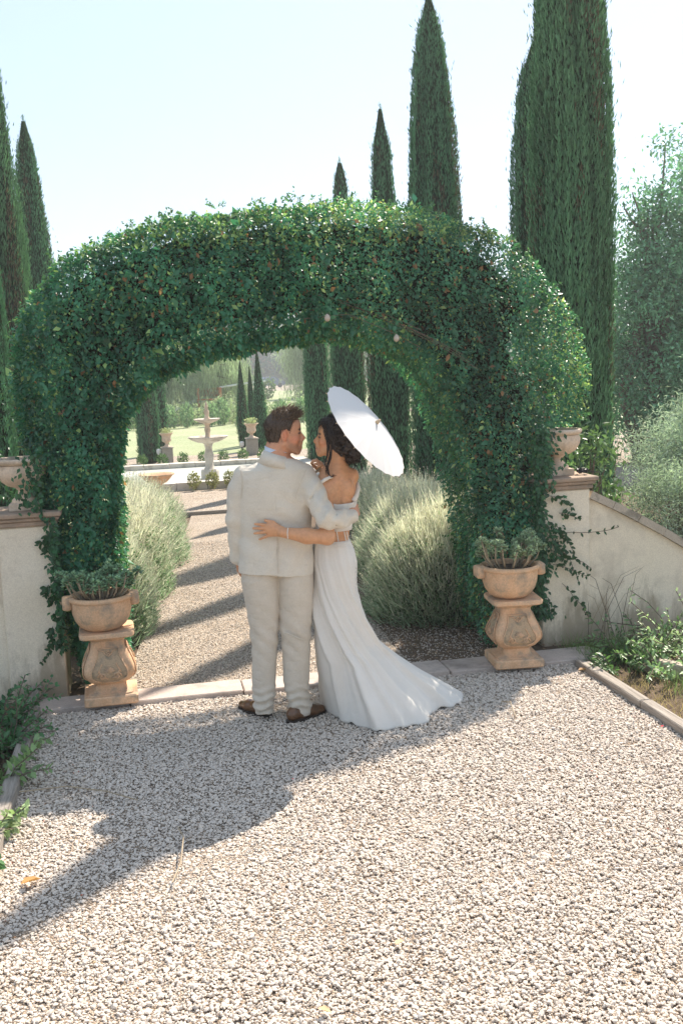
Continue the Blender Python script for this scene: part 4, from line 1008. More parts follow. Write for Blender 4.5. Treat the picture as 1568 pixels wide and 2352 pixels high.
# parked car, far away
t = thing('parked_car', (17.6, 140, -.02), 'dark blue parked car far beyond the garden, above the groom head', 'car', rz=radians(25))
M['carpaint'] = flat('dark blue car paint', (.06, .1, .16), .3, .6); M['glass'] = flat('car glass', (.25, .32, .36), .1, .8); M['tyre'] = flat('tyre', (.02, .02, .02), .8)
prof = [(-2.1, .35), (-2.15, .75), (-1.95, .98), (-1.5, 1.02), (-1.0, 1.5), (.6, 1.55), (1.35, 1.08), (2.05, .9), (2.2, .6), (2.15, .35)]
V = [(x, -.85, z) for x, z in prof]+[(x, .85, z) for x, z in prof]; k_ = len(prof)
V = [(x, y*(.82 if z > 1.1 else 1), z) for x, y, z in V]
F = [tuple(range(k_)), tuple(range(2*k_-1, k_-1, -1))]+[(i, (i+1) % k_+0, (i+1) % k_+k_, i+k_) for i in range(k_)]
mesh_np('body', np.array(V), F, M['carpaint'], t)
for s in (-1, 1):
    MB().add([(-1.2, s*.80, 1.06), (1.1, s*.80, 1.1), (.55, s*.735, 1.45), (-.95, s*.735, 1.43)], [(0, 1, 2, 3)]).build('side_window', M['glass'], t)
    for wx in (-1.35, 1.35):
        w_ = MB().lathe([(.33, -.1), (.33, .1)], 16).build('wheel', M['tyre'], t); w_.location = (wx, s*.8, .33); w_.rotation_euler = (pi/2, 0, 0)
MB().add([(-1.47, -.68, 1.07), (-1.47, .68, 1.07), (-1.03, .62, 1.47), (-1.03, -.62, 1.47)], [(0, 1, 2, 3)]).build('rear_window', M['glass'], t)
MB().add([(1.32, -.68, 1.13), (1.32, .68, 1.13), (.66, .62, 1.52), (.66, -.62, 1.52)], [(0, 1, 2, 3)]).build('windscreen', M['glass'], t)

# ------------------------------------------------------------------ planting in the foreground beds
def leafy_plant(name, x, y, h, spread_, label, seed, nst, col, leaf=.05, lean=(0, 0), cat='plant', group=None, asp=.55, parts=120, zb=-.03):
    r = np.random.default_rng(seed); t = thing(name, (x, y, zb), label, cat, group=group)
    starts = []; dirs = []; Ls = []
    for i in range(nst):
        a = r.uniform(0, 6.28); starts.append((.12*spread_*cos(a), .12*spread_*sin(a), 0)); dirs.append((cos(a)*spread_*.8+lean[0], sin(a)*spread_*.8+lean[1], 1)); Ls.append(h*r.uniform(.6, 1.15))
    PP, DD, SS, CC, paths = sprig_leaves(starts, dirs, Ls, 12, leaf, col, .5, seed)
    sc = np.array([1, asp/.55, 1])
    b = MB()
    for p in paths: b.tube([Vector(q) for q in p[::3]+[p[-1]]], .0035, 4)
    b.build('stems', M['bark'], t)
    k = len(PP); fr = frames(DD, rnd_unit(k)*.5+np.array([0, -.2, .8]))
    V, F, cc = scatter(LEAF, LEAF_F, PP, fr, np.stack([SS*asp*2, SS, SS], 1), CC)
    mesh_np('leaves', V, F, M['leaf'], t, False, cc)
    return t
FBg = 'foreground bed shrubs at the left'
for i, (x, y, h, c, lb) in enumerate((( -1.02, 6.1, .42, (.07, .18, .07), 'dark glossy shrub at the foot of the left wall'), (-.98, 5.75, .36, (.08, .19, .075), 'dark glossy shrub in front of the one at the wall foot'), (-.90, 5.2, .3, (.2, .3, .13), 'pale rose shoots in the middle of the left bed'), (-.88, 4.65, .26, (.28, .36, .18), 'pale rose shoots with broad leaves nearest the camera at the left'), (-.84, 3.95, .18, (.09, .18, .07), 'tiny green seedling by the left timber edging'))):
    leafy_plant('bed_shrub', x, y, h, .8, lb, 300+i, 34 if i < 2 else 10, c, leaf=.05 if i < 2 else .065, group=FBg)
RBg = 'weedy plants in the right bed'
for i, (x, y, h, c, nst, lb) in enumerate(((3.25, 6.2, .42, (.16, .26, .11), 14, 'leafy weed at the foot of the right wall beside the pillar'), (3.55, 6.1, .55, (.38, .48, .27), 14, 'tall pale feathery plant against the sloping wall'), (3.32, 5.75, .34, (.3, .42, .22), 13, 'pale green bushy weed in the middle of the right bed'), (3.75, 5.7, .5, (.42, .5, .3), 12, 'pale feathery plant at the right edge of the photo'), (3.02, 6.0, .2, (.09, .17, .06), 8, 'low green weed at the corner of kerb and right timber'), (3.5, 5.3, .2, (.33, .44, .24), 12, 'low pale weed in front of the pale timber edge'), (3.45, 4.9, .16, (.2, .28, .13), 9, 'low grassy weed beside the long right timber'))):
    leafy_plant('weedy_plant', x, y, h, .8, lb, 330+i, nst*2, c, leaf=.055, group=RBg, asp=.4)
def grass_tufts(name, n, boxes, label, col, hmin, hmax, seed, kind='stuff', width=.004):
    r = np.random.default_rng(seed); Pl = []
    for (x0, x1, y0, y1, wgt) in boxes:
        k = int(n*wgt); Pl.append(np.stack([r.uniform(x0, x1, k), r.uniform(y0, y1, k), np.full(k, -.03)], 1))
    P = np.concatenate(Pl); k = len(P); P = P[wnoise(P, 5, seed) > -.35]; k = len(P)
    L = r.uniform(hmin, hmax, k); d = np.array([0, 0, 1])+r.normal(0, .5, (k, 3))
    V, F, cc = scatter(BLADE, BLADE_F, P, frames(d, r.normal(size=(k, 3))), np.stack([np.full(k, width), L, L], 1), np.array(col)*r.uniform(.5, 1.5, (k, 1)))
    tag(mesh_np(name, V, F, M['grass'], None, False, cc), label, 'grass', kind=kind)
grass_tufts('dry_grass', 5000, [(2.84, 4.2, 3.6, 5.9, .8), (-1.25, -.82, 3.6, 6.5, .2)], 'straw coloured dry grass and clippings in both flower beds', (.42, .32, .18), .03, .12, 401)
grass_tufts('green_grass', 4000, [(3.1, 4.2, 4.2, 5.6, .7), (2.85, 3.4, 6.1, 6.6, .3)], 'thin green grass growing in the right flower bed', (.18, .27, .1), .06, .2, 402)
# long grass stems leaning on the right wall
t = thing('wild_grass', (3.1, 6.5, -.03), 'long thin wild grass stalks leaning against the right stucco wall', 'grass')
for i in range(12):
    a = RNG.uniform(-.5, .7); h = RNG.uniform(.3, .62)
    MB().tube([(.03*i-.1, 0, 0), (.03*i-.1+a*.12, -.02, h*.5), (.03*i-.1+a*.3, -.04, h*.9), (.03*i-.1+a*.48, -.07, h)], [.003, .0025, .002, .001], 4).build('stalk', M['bark'] if i % 2 else M['twig'], t)
# mulch and fallen bits
r = np.random.default_rng(12); n = 5200
P = np.stack([r.uniform(1.75, 3.0, n), r.uniform(6.52, 11, n), np.full(n, .004)+r.uniform(0, .012, n)], 1)
S = r.uniform(.012, .035, n); V, F, cc = scatter(LEAF4, LEAF4_F, P, frames(r.normal(size=(n, 3))*np.array([1, 1, .15]), np.array([0, 0, 1.])+r.normal(0, .3, (n, 3))), np.stack([S*.8, S, S], 1), np.array([.22, .14, .09])*r.uniform(.4, 1.9, (n, 1)))
tag(mesh_np('leaf_litter', V, F, M['leaf_matt'], None, False, cc), 'brown leaf litter under the right lavender bushes', 'leaf litter', kind='stuff')
sheet('mulch_bed', [(1.72, 6.5), (4.2, 6.5), (4.2, 15), (1.95, 15)], -.012, M['soil'])
r = np.random.default_rng(13); n = 700
P = np.stack([r.uniform(-.7, 2.7, n), r.uniform(2.2, 6.2, n), r.uniform(.006, .016, n)], 1); edge = np.abs(P[:, 0]-1)/1.7; P = P[r.uniform(0, 1, n) < .15+edge**2]; n = len(P)
S = r.uniform(.008, .02, n); cols = np.array([[.35, .16, .06], [.5, .36, .2], [.45, .1, .05], [.2, .12, .07]])[r.integers(0, 4, n)]
V, F, cc = scatter(LEAF4, LEAF4_F, P, frames(r.normal(size=(n, 3))*np.array([1, 1, .2]), np.array([0, 0, 1.])+r.normal(0, .4, (n, 3))), np.stack([S*.6, S, S], 1), cols*r.uniform(.6, 1.4, (n, 1)))
tag(mesh_np('leaf_fragments', V, F, M['leaf_matt'], None, False, cc), 'tiny rusty leaf fragments and straw scattered over the gravel', 'leaf litter', kind='stuff')
fl_ = [((-.62, 4.02), .085, (.5, .26, .1), 'curled rust-brown fallen leaf at the left of the gravel'), ((2.7, 5.95), .08, (.36, .22, .12), 'brown fallen leaf at the corner by the right timber'), ((.42, 2.92), .05, (.6, .42, .26), 'pale tan fallen leaf at the bottom left of the gravel'), ((.75, 3.2), .045, (.6, .44, .28), 'pale tan fallen leaf near the lower middle of the gravel')]
for (xy, s, c, lb) in fl_:
    mt = leafmat('fallen leaf', .2, .7, .2, useattr=False, color=c)
    V = LEAF*np.array([1.2, 1, 2.2])*s; o = mesh_np('fallen_leaf', V, LEAF_F, mt, None); o.location = (xy[0], xy[1], .022); o.rotation_euler = (.1, -.15, RNG.uniform(-2.2, -.9)); tag(o, lb, 'leaf', 'fallen leaves on the gravel')
M['petal'] = flat('red petal', (.55, .03, .05), .5)
for (xy, lb) in (((2.69, 4.86), 'bright red petal beside the right timber edging'), ((1.95, 2.95), 'tiny red petal at the lower right of the gravel'), ((.62, 4.75), 'tiny red petal in the shaded gravel left of centre')):
    o = mesh_np('red_petal', LEAF*np.array([1.6, 1, 1.5])*.02, LEAF_F, M['petal'], None); o.location = (xy[0], xy[1], .024); o.rotation_euler = (.3, .2, RNG.uniform(0, 6)); tag(o, lb, 'petal', 'red petals on the gravel')
for (pts, lb) in (([(.03, 4.35, .03), (.05, 4.2, .05), (.03, 4.0, .035), (-.01, 3.85, .03)], 'thin tan twig lying across the diagonal shadow'), ([(2.0, 5.5, .03), (2.02, 5.4, .06), (1.99, 5.25, .03)], 'thin curved straw right of the bridal train'), ([(-.72, 4.9, .06), (-.5, 4.95, .04), (-.3, 4.85, .03), (-.15, 4.7, .03)], 'dry root trailing from the left timber over the gravel'), ([(3.3, 5.95, .02), (3.18, 5.85, .08), (3.05, 5.8, .05)], 'broken pale stick in the right bed')):
    o = MB().tube(pts, .0035, 5).build('dry_twig', M['twig'], None); tag(o, lb, 'twig', 'dry twigs on the ground')

# ------------------------------------------------------------------ signed distance modelling for figures and clothes
class Field:
    def __init__(s, lo, hi, h):
        s.lo = np.array(lo, float); s.h = h; s.n = np.ceil((np.array(hi)-s.lo)/h).astype(int)+1
        s.g = np.full(s.n, .5, dtype=np.float32)
    def reg(s, lo, hi):
        a = np.clip(np.floor((np.array(lo)-s.lo)/s.h).astype(int), 0, s.n); b = np.clip(np.ceil((np.array(hi)-s.lo)/s.h).astype(int)+1, 0, s.n)
        sl = tuple(slice(i, j) for i, j in zip(a, b))
        ax = [s.lo[k]+s.h*np.arange(a[k], b[k]) for k in range(3)]
        return sl, ax[0][:, None, None], ax[1][None, :, None], ax[2][None, None, :]
    def op(s, fn, lo, hi, k=.01, mode='u', pad=.035):
        sl, x, y, z = s.reg(np.array(lo)-pad-k, np.array(hi)+pad+k)
        g = s.g[sl]
        if g.size == 0: return
        d = fn(x, y, z)
        if mode == 'u':
            h = np.clip(.5+.5*(g-d)/k, 0, 1); s.g[sl] = g*(1-h)+d*h-k*h*(1-h)
        elif mode == 's':
            d = -d; h = np.clip(.5-.5*(g-d)/k, 0, 1); s.g[sl] = d*h+g*(1-h)+k*h*(1-h)
        elif mode == 'i':
            s.g[sl] = np.maximum(g, d)
        elif mode == 'd': s.g[sl] = g+d
    def cap(s, a, b, ra, rb, k=.012, mode='u'):
        a = np.array(a, float); b = np.array(b, float); ab = b-a; L2 = ab.dot(ab)+1e-9
        def fn(x, y, z):
            t = np.clip(((x-a[0])*ab[0]+(y-a[1])*ab[1]+(z-a[2])*ab[2])/L2, 0, 1)
            return np.sqrt((x-a[0]-t*ab[0])**2+(y-a[1]-t*ab[1])**2+(z-a[2]-t*ab[2])**2)-(ra+(rb-ra)*t)
        m_ = max(ra, rb); s.op(fn, np.minimum(a, b)-m_, np.maximum(a, b)+m_, k, mode)
    def chain(s, pts, rs, k=.012):
        for i in range(len(pts)-1): s.cap(pts[i], pts[i+1], rs[i], rs[i+1], k)
    def ell(s, c, r, k=.012, R=None, mode='u'):
        c = np.array(c, float); r = np.array(r, float); R = np.eye(3) if R is None else R
        def fn(x, y, z):
            X = x-c[0]; Y = y-c[1]; Z = z-c[2]
            q = [X*R[0, i]+Y*R[1, i]+Z*R[2, i] for i in range(3)]
            k0 = np.sqrt((q[0]/r[0])**2+(q[1]/r[1])**2+(q[2]/r[2])**2); k1 = np.sqrt((q[0]/r[0]**2)**2+(q[1]/r[1]**2)**2+(q[2]/r[2]**2)**2)+1e-6
            return k0*(k0-1)/k1
        s.op(fn, c-r.max(), c+r.max(), k, mode)
    def stack(s, rows, k=.015, pw=2.3, infl=0.0, mode='u', fn_extra=None):
        rows = sorted(rows); a = np.array(rows, float)
        def fn(x, y, z):
            cx, cy, rx, ry = [np.interp(z, a[:, 0], a[:, i]) for i in (1, 2, 3, 4)]
            q = (np.abs((x-cx)/(rx+infl))**pw+np.abs((y-cy)/(ry+infl))**pw)**(1/pw)
            d = (q-1)*np.minimum(rx, ry)*1.0
            d = np.maximum(d, np.maximum(a[0, 0]-z, z-a[-1, 0]))
            if fn_extra is not None: d = d+fn_extra(x, y, z)
            return d
        m_ = a[:, 3:].max()+infl
        s.op(fn, (a[:, 1].min()-m_, a[:, 2].min()-m_, a[0, 0]), (a[:, 1].max()+m_, a[:, 2].max()+m_, a[-1, 0]), k, mode)
    def mesh(s):
        g = s.g; ins = g < 0
        c = [ins[:-1, :-1, :-1], ins[1:, :-1, :-1], ins[:-1, 1:, :-1], ins[1:, 1:, :-1], ins[:-1, :-1, 1:], ins[1:, :-1, 1:], ins[:-1, 1:, 1:], ins[1:, 1:, 1:]]
        any_ = c[0].copy(); all_ = c[0].copy()
        for q in c[1:]: any_ |= q; all_ &= q
        act = any_ & ~all_; I = np.argwhere(act); idx = -np.ones(act.shape, np.int32); idx[act] = np.arange(len(I))
        off = np.array([(0, 0, 0), (1, 0, 0), (0, 1, 0), (1, 1, 0), (0, 0, 1), (1, 0, 1), (0, 1, 1), (1, 1, 1)])
        vals = np.stack([g[I[:, 0]+o[0], I[:, 1]+o[1], I[:, 2]+o[2]] for o in off], 1)
        acc = np.zeros((len(I), 3)); cnt = np.zeros(len(I))
        for (p, q) in ((0, 1), (2, 3), (4, 5), (6, 7), (0, 2), (1, 3), (4, 6), (5, 7), (0, 4), (1, 5), (2, 6), (3, 7)):
            a, b = vals[:, p], vals[:, q]; m_ = (a < 0) != (b < 0); t = np.where(m_, a/(a-b+1e-12), 0)
            acc[m_] += (off[p]+(off[q]-off[p])*t[:, None])[m_]; cnt[m_] += 1
        V = s.lo+(I+acc/cnt[:, None])*s.h
        Fs = []
        for ax in range(3):
            sl0 = [slice(None)]*3; sl1 = [slice(None)]*3; sl0[ax] = slice(None, -1); sl1[ax] = slice(1, None)
            A = ins[tuple(sl0)]; B_ = ins[tuple(sl1)]; E_ = np.argwhere(A != B_)
            o1, o2 = [(1, 2), (2, 0), (0, 1)][ax]
            ok = (E_[:, o1] > 0) & (E_[:, o2] > 0) & (E_[:, o1] < ins.shape[o1]-1) & (E_[:, o2] < ins.shape[o2]-1); E_ = E_[ok]
            e1 = np.zeros(3, int); e1[o1] = 1; e2 = np.zeros(3, int); e2[o2] = 1
            q = [idx[tuple((E_-e1-e2).T)], idx[tuple((E_-e2).T)], idx[tuple(E_.T)], idx[tuple((E_-e1).T)]]
            Q = np.stack(q, 1); flip = ~A[tuple(E_.T)]; Q[flip] = Q[flip][:, ::-1]; Fs.append(Q)
        return V, np.concatenate(Fs)
def vsmooth(V, F, it=2, lam=.5):
    n = len(V)
    for _ in range(it):
        acc = np.zeros_like(V); cnt = np.zeros(n)
        for a, b in ((0, 1), (1, 2), (2, 3), (3, 0)):
            for d in range(3): acc[:, d] += np.bincount(F[:, a], V[F[:, b], d], n)+np.bincount(F[:, b], V[F[:, a], d], n)
            cnt += np.bincount(F[:, a], minlength=n)+np.bincount(F[:, b], minlength=n)
        V = V*(1-lam)+lam*acc/np.maximum(cnt, 1)[:, None]
    return V

# figure frame: x along the picture, y away from the viewer, origin on the gravel between the groom's shoes
GX, GY = .69, 5.70
cy_, sy_ = cos(YAW), sin(YAW)
camL = np.array([(-GX)*cy_+(-GY)*(-sy_), (-GX)*sy_+(-GY)*cy_, CAM_H])
def fp(px_, py_, w=0.0):
    """point of the couple at depth w whose photograph position is px_, py_ (sheet of 1568 x 2352)"""
    d = FWD*FPX+RGT*(px_-784)-UPV*(py_-1176)
    dl = np.array([d.x*cy_-d.y*sy_, d.x*sy_+d.y*cy_, d.z]); t = (w-camL[1])/dl[1]; return camL+dl*t
def fg(px_, py_):
    d = FWD*FPX+RGT*(px_-784)-UPV*(py_-1176); dl = np.array([d.x*cy_-d.y*sy_, d.x*sy_+d.y*cy_, d.z]); t = -camL[2]/dl[2]; return camL+dl*t
def fig_empty(lx, ly, label):
    t = thing('person', (GX+lx*cy_+ly*sy_, GY-lx*sy_+ly*cy_, 0), label, 'person', rz=-YAW); t['lx'] = lx; t['ly'] = ly; return t
def rows_px(lst, w=0.0):
    """(py, xl, xr, ry[, w]) rows -> (z, cx, cy, rx, ry)"""
    R_ = []
    for q in lst:
        ww = q[4] if len(q) > 4 else w
        a = fp(q[1], q[0], ww); b = fp(q[2], q[0], ww); R_.append(((a[2]+b[2])/2, (a[0]+b[0])/2, ww, abs(b[0]-a[0])/2, q[3]))
    return R_
def fmesh(name, V, F, mat, parent, smooth=True, col=None):
    V = V-np.array([parent['lx'], parent['ly'], 0]); return mesh_np(name, V, F, mat, parent, smooth, col)
class HeadFrame:
    def __init__(s, o, fwd, pitch=0.0, scale=1.0, roll=0.0):
        X = np.array(fwd, float); X /= np.linalg.norm(X); Z = np.array([0, 0, 1.]); Y = np.cross(Z, X)
        c, n_ = cos(pitch), sin(pitch); X2 = X*c+Z*n_; Z2 = Z*c-X*n_
        s.R = np.stack([X2, Y, Z2], 1); s.o = np.array(o); s.s = scale
    def p(s, *q): return s.o+s.R@(np.array(q, float)*s.s)
    def inv(s, V): return (V-s.o)@s.R/s.s
def add_head(S, H, male=True):
    s = H.s; R = H.R
    def E(c, r, k=.012, mode='u'): S.ell(H.p(*c), np.array(r)*s, k*s, R, mode)
    E((-.008, 0, .048), (.096, .076, .088)); E((.03, 0, .03), (.062, .066, .078), .02)
    E((.042, 0, -.03), (.046, .055, .072), .02)
    for sg in (-1, 1):
        S.cap(H.p(.0, sg*.052, -.045), H.p(.07, sg*.022, -.095), .02*s*(1.1 if male else .95), .017*s, .02)
        E((.062, sg*.038, -.022), (.024, .022, .024), .012)
        E((-.008, sg*.074, -.002), (.019, .01, .032), .006)
        E((-.003, sg*.082, .0), (.009, .006, .018), .003, 's')
        E((.097, sg*.036, .012), (.011, .014, .009), .008, 's')
        E((.079, sg*.033, .012), (.0125, .0125, .0125), .003)
        E((.102, sg*.011, -.026), (.011, .009, .009), .006)
    E((.074, 0, -.096), (.022, .024, .02), .014)
    if male: E((.078, 0, .032), (.016, .048, .012), .012)
    E((.064, 0, .058), (.028, .052, .034), .02)
    S.cap(H.p(.088, 0, .018), H.p(.113, 0, -.018), .009*s, .0115*s, .012)
    E((.088, 0, -.05), (.014, .024, .014), .01)
    E((.098, 0, -.0515), (.009, .02, .0055), .004); E((.096, 0, -.0655), (.009, .018, .0065), .004)
    E((.108, 0, -.0585), (.008, .018, .0012), .002, 's')
    E((.092, 0, -.038), (.016, .018, .018), .012); E((.086, 0, -.078), (.018, .022, .016), .012)
def face_colors(V, H, base, male):
    q = H.inv(V); n = len(V); c = np.tile(np.array(base), (n, 1))
    near = (np.abs(q[:, 0]) < .2) & (np.abs(q[:, 2]) < .2) & (np.abs(q[:, 1]) < .12)
    def blob(cx, cyy, cz, rx, ry, rz): return np.clip(1-np.sqrt(((q[:, 0]-cx)/rx)**2+((np.abs(q[:, 1])-cyy)/ry)**2+((q[:, 2]-cz)/rz)**2), 0, 1)
    def mixin(m_, col, st=1.0):
        m_ = (np.clip(m_*2.2, 0, 1)*near*st)[:, None]; c[:] = c*(1-m_)+np.array(col)*m_
    mixin(blob(.055, .045, -.025, .045, .03, .035), (base[0]*1.1, base[1]*.78, base[2]*.72), .6)
    mixin(blob(.115, 0, -.022, .03, .02, .02), (base[0]*1.1, base[1]*.8, base[2]*.75), .5)
    mixin(blob(0, .08, 0, .03, .03, .045), (base[0]*1.1, base[1]*.72, base[2]*.62), .7)
    mixin(blob(.1, 0, -.058, .018, .025, .014), (.5, .16, .13))
    mixin(blob(.105, 0, -.0585, .012, .02, .004), (.15, .05, .04) if male else (.75, .68, .62))
    mixin(blob(.09, .036, .033, .026, .03, .010), (.05, .03, .02), 1)
    mixin(blob(.088, .036, .011, .02, .024, .009), (.05, .03, .028), 1)
    if male:
        jaw = np.clip((-.035-q[:, 2])/.03, 0, 1)*np.clip((q[:, 0]-.0)/.03, 0, 1)*(q[:, 2] > -.125)*near
        jaw = np.maximum(jaw, (np.clip(1-np.abs(q[:, 2]+.04)/.012, 0, 1)*(q[:, 0] > .07)*near))
        m_ = (jaw*.42)[:, None]; c[:] = c*(1-m_)+np.array([.17, .10, .06])*m_
    return c
def add_hand(S, wrist, f, t, nrm, size=1.0, curl=(.5, .5, .5, .5), thumb=(.6, .5), spread=.1, k=.006):
    """f finger direction, t towards the thumb side, nrm out of the palm (curl side)"""
    f = np.array(f, float); f /= np.linalg.norm(f); t = np.array(t, float); t -= t.dot(f)*f; t /= np.linalg.norm(t); nrm = np.cross(f, t)*np.sign(np.dot(np.cross(f, t), nrm)); w = np.array(wrist, float); z = size
    for i, (u, L) in enumerate(((.031, .076), (.011, .084), (-.010, .078), (-.029, .06))):
        kn = w+f*(.092-.006*abs(i-1))*z+t*u*z
        S.cap(w+t*u*.55*z+f*.012*z, kn, .0135*z, .0115*z, .012)
        d = f+t*(spread*(1.2-i)*.6); d /= np.linalg.norm(d); p = kn; a = 0
        for j, fr_ in enumerate((.46, .3, .24)):
            a += curl[i]*(.8 if j else .5); dd = d*cos(a)+nrm*sin(a); q = p+dd*L*fr_*z
            S.cap(p, q, (.0098-.001*j)*z, (.0088-.001*j)*z, k if j else .008); p = q
    b = w+t*.018*z+f*.022*z; d = t*thumb[0]+f*(1-thumb[0]*.5)+nrm*thumb[1]; d /= np.linalg.norm(d)
    m_ = b+d*.045*z; d2 = d*.8+f*.5+nrm*.1; d2 /= np.linalg.norm(d2); e = m_+d2*.032*z; d3 = d2+f*.3; d3 /= np.linalg.norm(d3)
    S.cap(b, m_, .0155*z, .012*z, .012); S.cap(m_, e, .0118*z, .0105*z, .006); S.cap(e, e+d3*.024*z, .0103*z, .0085*z, .006)

def skin_mat(name, rough=.5):
    mt, nt, b = new_mat(name); at = nd(nt, 'ShaderNodeAttribute', attribute_name='col')
    v = coords(nt); n = noise(nt, v, 55, 4)
    cc = mixc(nt, 1.0, at.outputs['Color'], ramp(nt, n, [(.3, (.88, .84, .82)), (.7, (1.08, 1.04, 1.02))]), 'MULTIPLY')
    nt.links.new(cc, b.inputs['Base Color']); b.inputs['Roughness'].default_value = rough
    b.inputs['Subsurface Weight'].default_value = .12; b.inputs['Subsurface Radius'].default_value = (.012, .004, .002); b.inputs['Subsurface Scale'].default_value = .6
    bump(nt, b, noise(nt, v, 220, 3), .15, .001); return mt
def cloth_mat(name, c1, c2, weave=900, bs=.35, wr=9, sheen=.2):
    mt, nt, b = new_mat(name); v = coords(nt)
    n = noise(nt, mapping(nt, v, (1, 1, .25)), weave*.5, 3); n2 = noise(nt, mapping(nt, v, (.25, .25, 1)), weave*.5, 3)
    ad = nd(nt, 'ShaderNodeMath', operation='ADD'); nt.links.new(n, ad.inputs[0]); nt.links.new(n2, ad.inputs[1])
    big = noise(nt, v, wr, 4)
    cc = mixc(nt, .5, ramp(nt, big, [(.35, c1), (.65, c2)]), ramp(nt, n, [(.3, tuple(x*.78 for x in c1)), (.7, c2)]))
    nt.links.new(cc, b.inputs['Base Color']); b.inputs['Roughness'].default_value = .9; b.inputs['Sheen Weight'].default_value = sheen; b.inputs['Specular IOR Level'].default_value = .2
    b1 = nd(nt, 'ShaderNodeBump', Strength=bs*.6, Distance=.0015); nt.links.new(ad.outputs[0], b1.inputs['Height'])
    cr = noise(nt, mapping(nt, v, (1, 1, 1.7)), wr*1.1, 2, .5); s1 = nd(nt, 'ShaderNodeMath', operation='SUBTRACT'); nt.links.new(cr, s1.inputs[0]); s1.inputs[1].default_value = .5
    s2 = nd(nt, 'ShaderNodeMath', operation='ABSOLUTE'); nt.links.new(s1.outputs[0], s2.inputs[0]); s3 = nd(nt, 'ShaderNodeMath', operation='MULTIPLY', use_clamp=True); nt.links.new(s2.outputs[0], s3.inputs[0]); s3.inputs[1].default_value = 9
    b2 = nd(nt, 'ShaderNodeBump', Strength=bs, Distance=.004); nt.links.new(s3.outputs[0], b2.inputs['Height']); nt.links.new(b1.outputs[0], b2.inputs['Normal'])
    nt.links.new(b2.outputs[0], b.inputs['Normal']); return mt
M['skin_m'] = skin_mat('groom skin'); M['skin_f'] = skin_mat('bride skin', .42)
M['linen'] = cloth_mat('cream linen', (.66, .595, .495), (.75, .685, .58), bs=.42)
M['linen_trouser'] = cloth_mat('cream linen trousers', (.60, .525, .42), (.69, .61, .51), bs=.42)
M['satin'] = cloth_mat('ivory crepe', (.74, .69, .62), (.80, .755, .69), 1200, .18, 5, .1)
M['shirt'] = cloth_mat('pale blue shirt', (.62, .68, .78), (.68, .73, .82))
M['leather'] = noisy('tan brown leather', (.10, .045, .022), (.17, .08, .035), (.06, .03, .015), scale=9, bscale=120, bmp=.15, rough=.3, spec=.6)
M['sole'] = flat('dark shoe sole', (.03, .022, .018), .7)
def hair_mat(name, c1, c2):
    mt, nt, b = new_mat(name); v = coords(nt); n = noise(nt, v, 160, 4)
    nt.links.new(ramp(nt, n, [(.35, c1), (.7, c2)]), b.inputs['Base Color']); b.inputs['Roughness'].default_value = .42; b.inputs['Specular IOR Level'].default_value = .5
    bump(nt, b, n, .7, .004); return mt
M['hair_m'] = hair_mat('short brown hair', (.035, .022, .014), (.10, .06, .035))
M['hair_m_sunlit'] = hair_mat('sunlit brown hair top', (.10, .06, .03), (.22, .14, .08))  # paler copy for the top strands, sunlight put into the colour
M['hair_f'] = hair_mat('dark brown hair', (.010, .006, .005), (.035, .018, .012))
def hair_strands(name, paths, rad, mat, parent, n=4):
    b = MB()
    off = np.array([parent['lx'], parent['ly'], 0])
    for p in paths: b.tube([Vector(np.array(q)-off) for q in p], [rad*(1-.7*i/(len(p)-1)) for i in range(len(p))], n)
    return b.build(name, mat, parent, True)

# ================= GROOM =================
groom = fig_empty(0, 0, 'groom seen from behind in a cream linen suit and brown shoes, arm round the bride')
HM = HeadFrame(fp(652, 999, 0), (cos(.16), sin(.16), 0), radians(-2), 1.0)
S = Field((-.30, -.26, 0), (.52, .26, 1.86), .005)
torso_m = [(1047, 612, 664, .055), (1062, 588, 688, .075), (1078, 556, 706, .09), (1100, 556, 704, .10), (1150, 560, 696, .11), (1200, 566, 688, .10), (1240, 562, 692, .10), (1300, 566, 696, .095)]
S.stack(rows_px(torso_m), .02)
S.chain([HM.p(-.03, 0, -.02), fp(636, 1028, 0), fp(636, 1062, .0)], [.056, .058, .072], .03)
add_head(S, HM, True)
shL, elL, wrL = fp(556, 1100, 0), fp(541, 1190, .01), fp(546, 1276, .05)
shR, elR, wrR = fp(702, 1100, 0), fp(752, 1192, -.165), fp(803, 1184, -.07)
S.chain([shL, elL, wrL], [.05, .04, .027], .02); S.chain([shR, elR, wrR], [.05, .04, .028], .02)
add_hand(S, wrL+np.array([0, 0, -.005]), (.15, .35, -1), (.4, 1, .2), (1, -.2, 0), 1.0, (.4, .45, .5, .55), (.4, .4))
add_hand(S, wrR+np.array([.004, .012, .0]), (.42, .9, .25), (-.35, .1, 1), (-1, .3, .1), .98, (.35, .4, .45, .5), (.5, .2))
for q in ([(602, 1330), (606, 1480), (606, 1600)], [(676, 1330), (682, 1480), (686, 1608)]):
    a, b, c = [fp(*u, 0) for u in q]; S.chain([a, b, c], [.06, .045, .035], .01)
heelL, toeL = fg(619, 1648), fg(572, 1632); heelR, toeR = fg(661, 1662), fg(733, 1640)
for h_, t_ in ((heelL, toeL), (heelR, toeR)): S.cap(np.array([h_[0], h_[1], .05])*.8+np.array([t_[0], t_[1], .05])*.2, np.array([t_[0], t_[1], .03])*.8+np.array([h_[0], h_[1], .04])*.2, .034, .022, .02)
V, F = S.mesh(); V = vsmooth(V, F, 1, .4)
col = face_colors(V, HM, (.60, .315, .195), True)
redn = np.clip((1.62-V[:, 2])/.1, 0, 1)[:, None]*(V[:, 2] > 1.4)[:, None]; col = col*(1-redn*.25)+np.array([.55, .24, .15])*redn*.2
fmesh('body', V, F, M['skin_m'], groom, True, col)
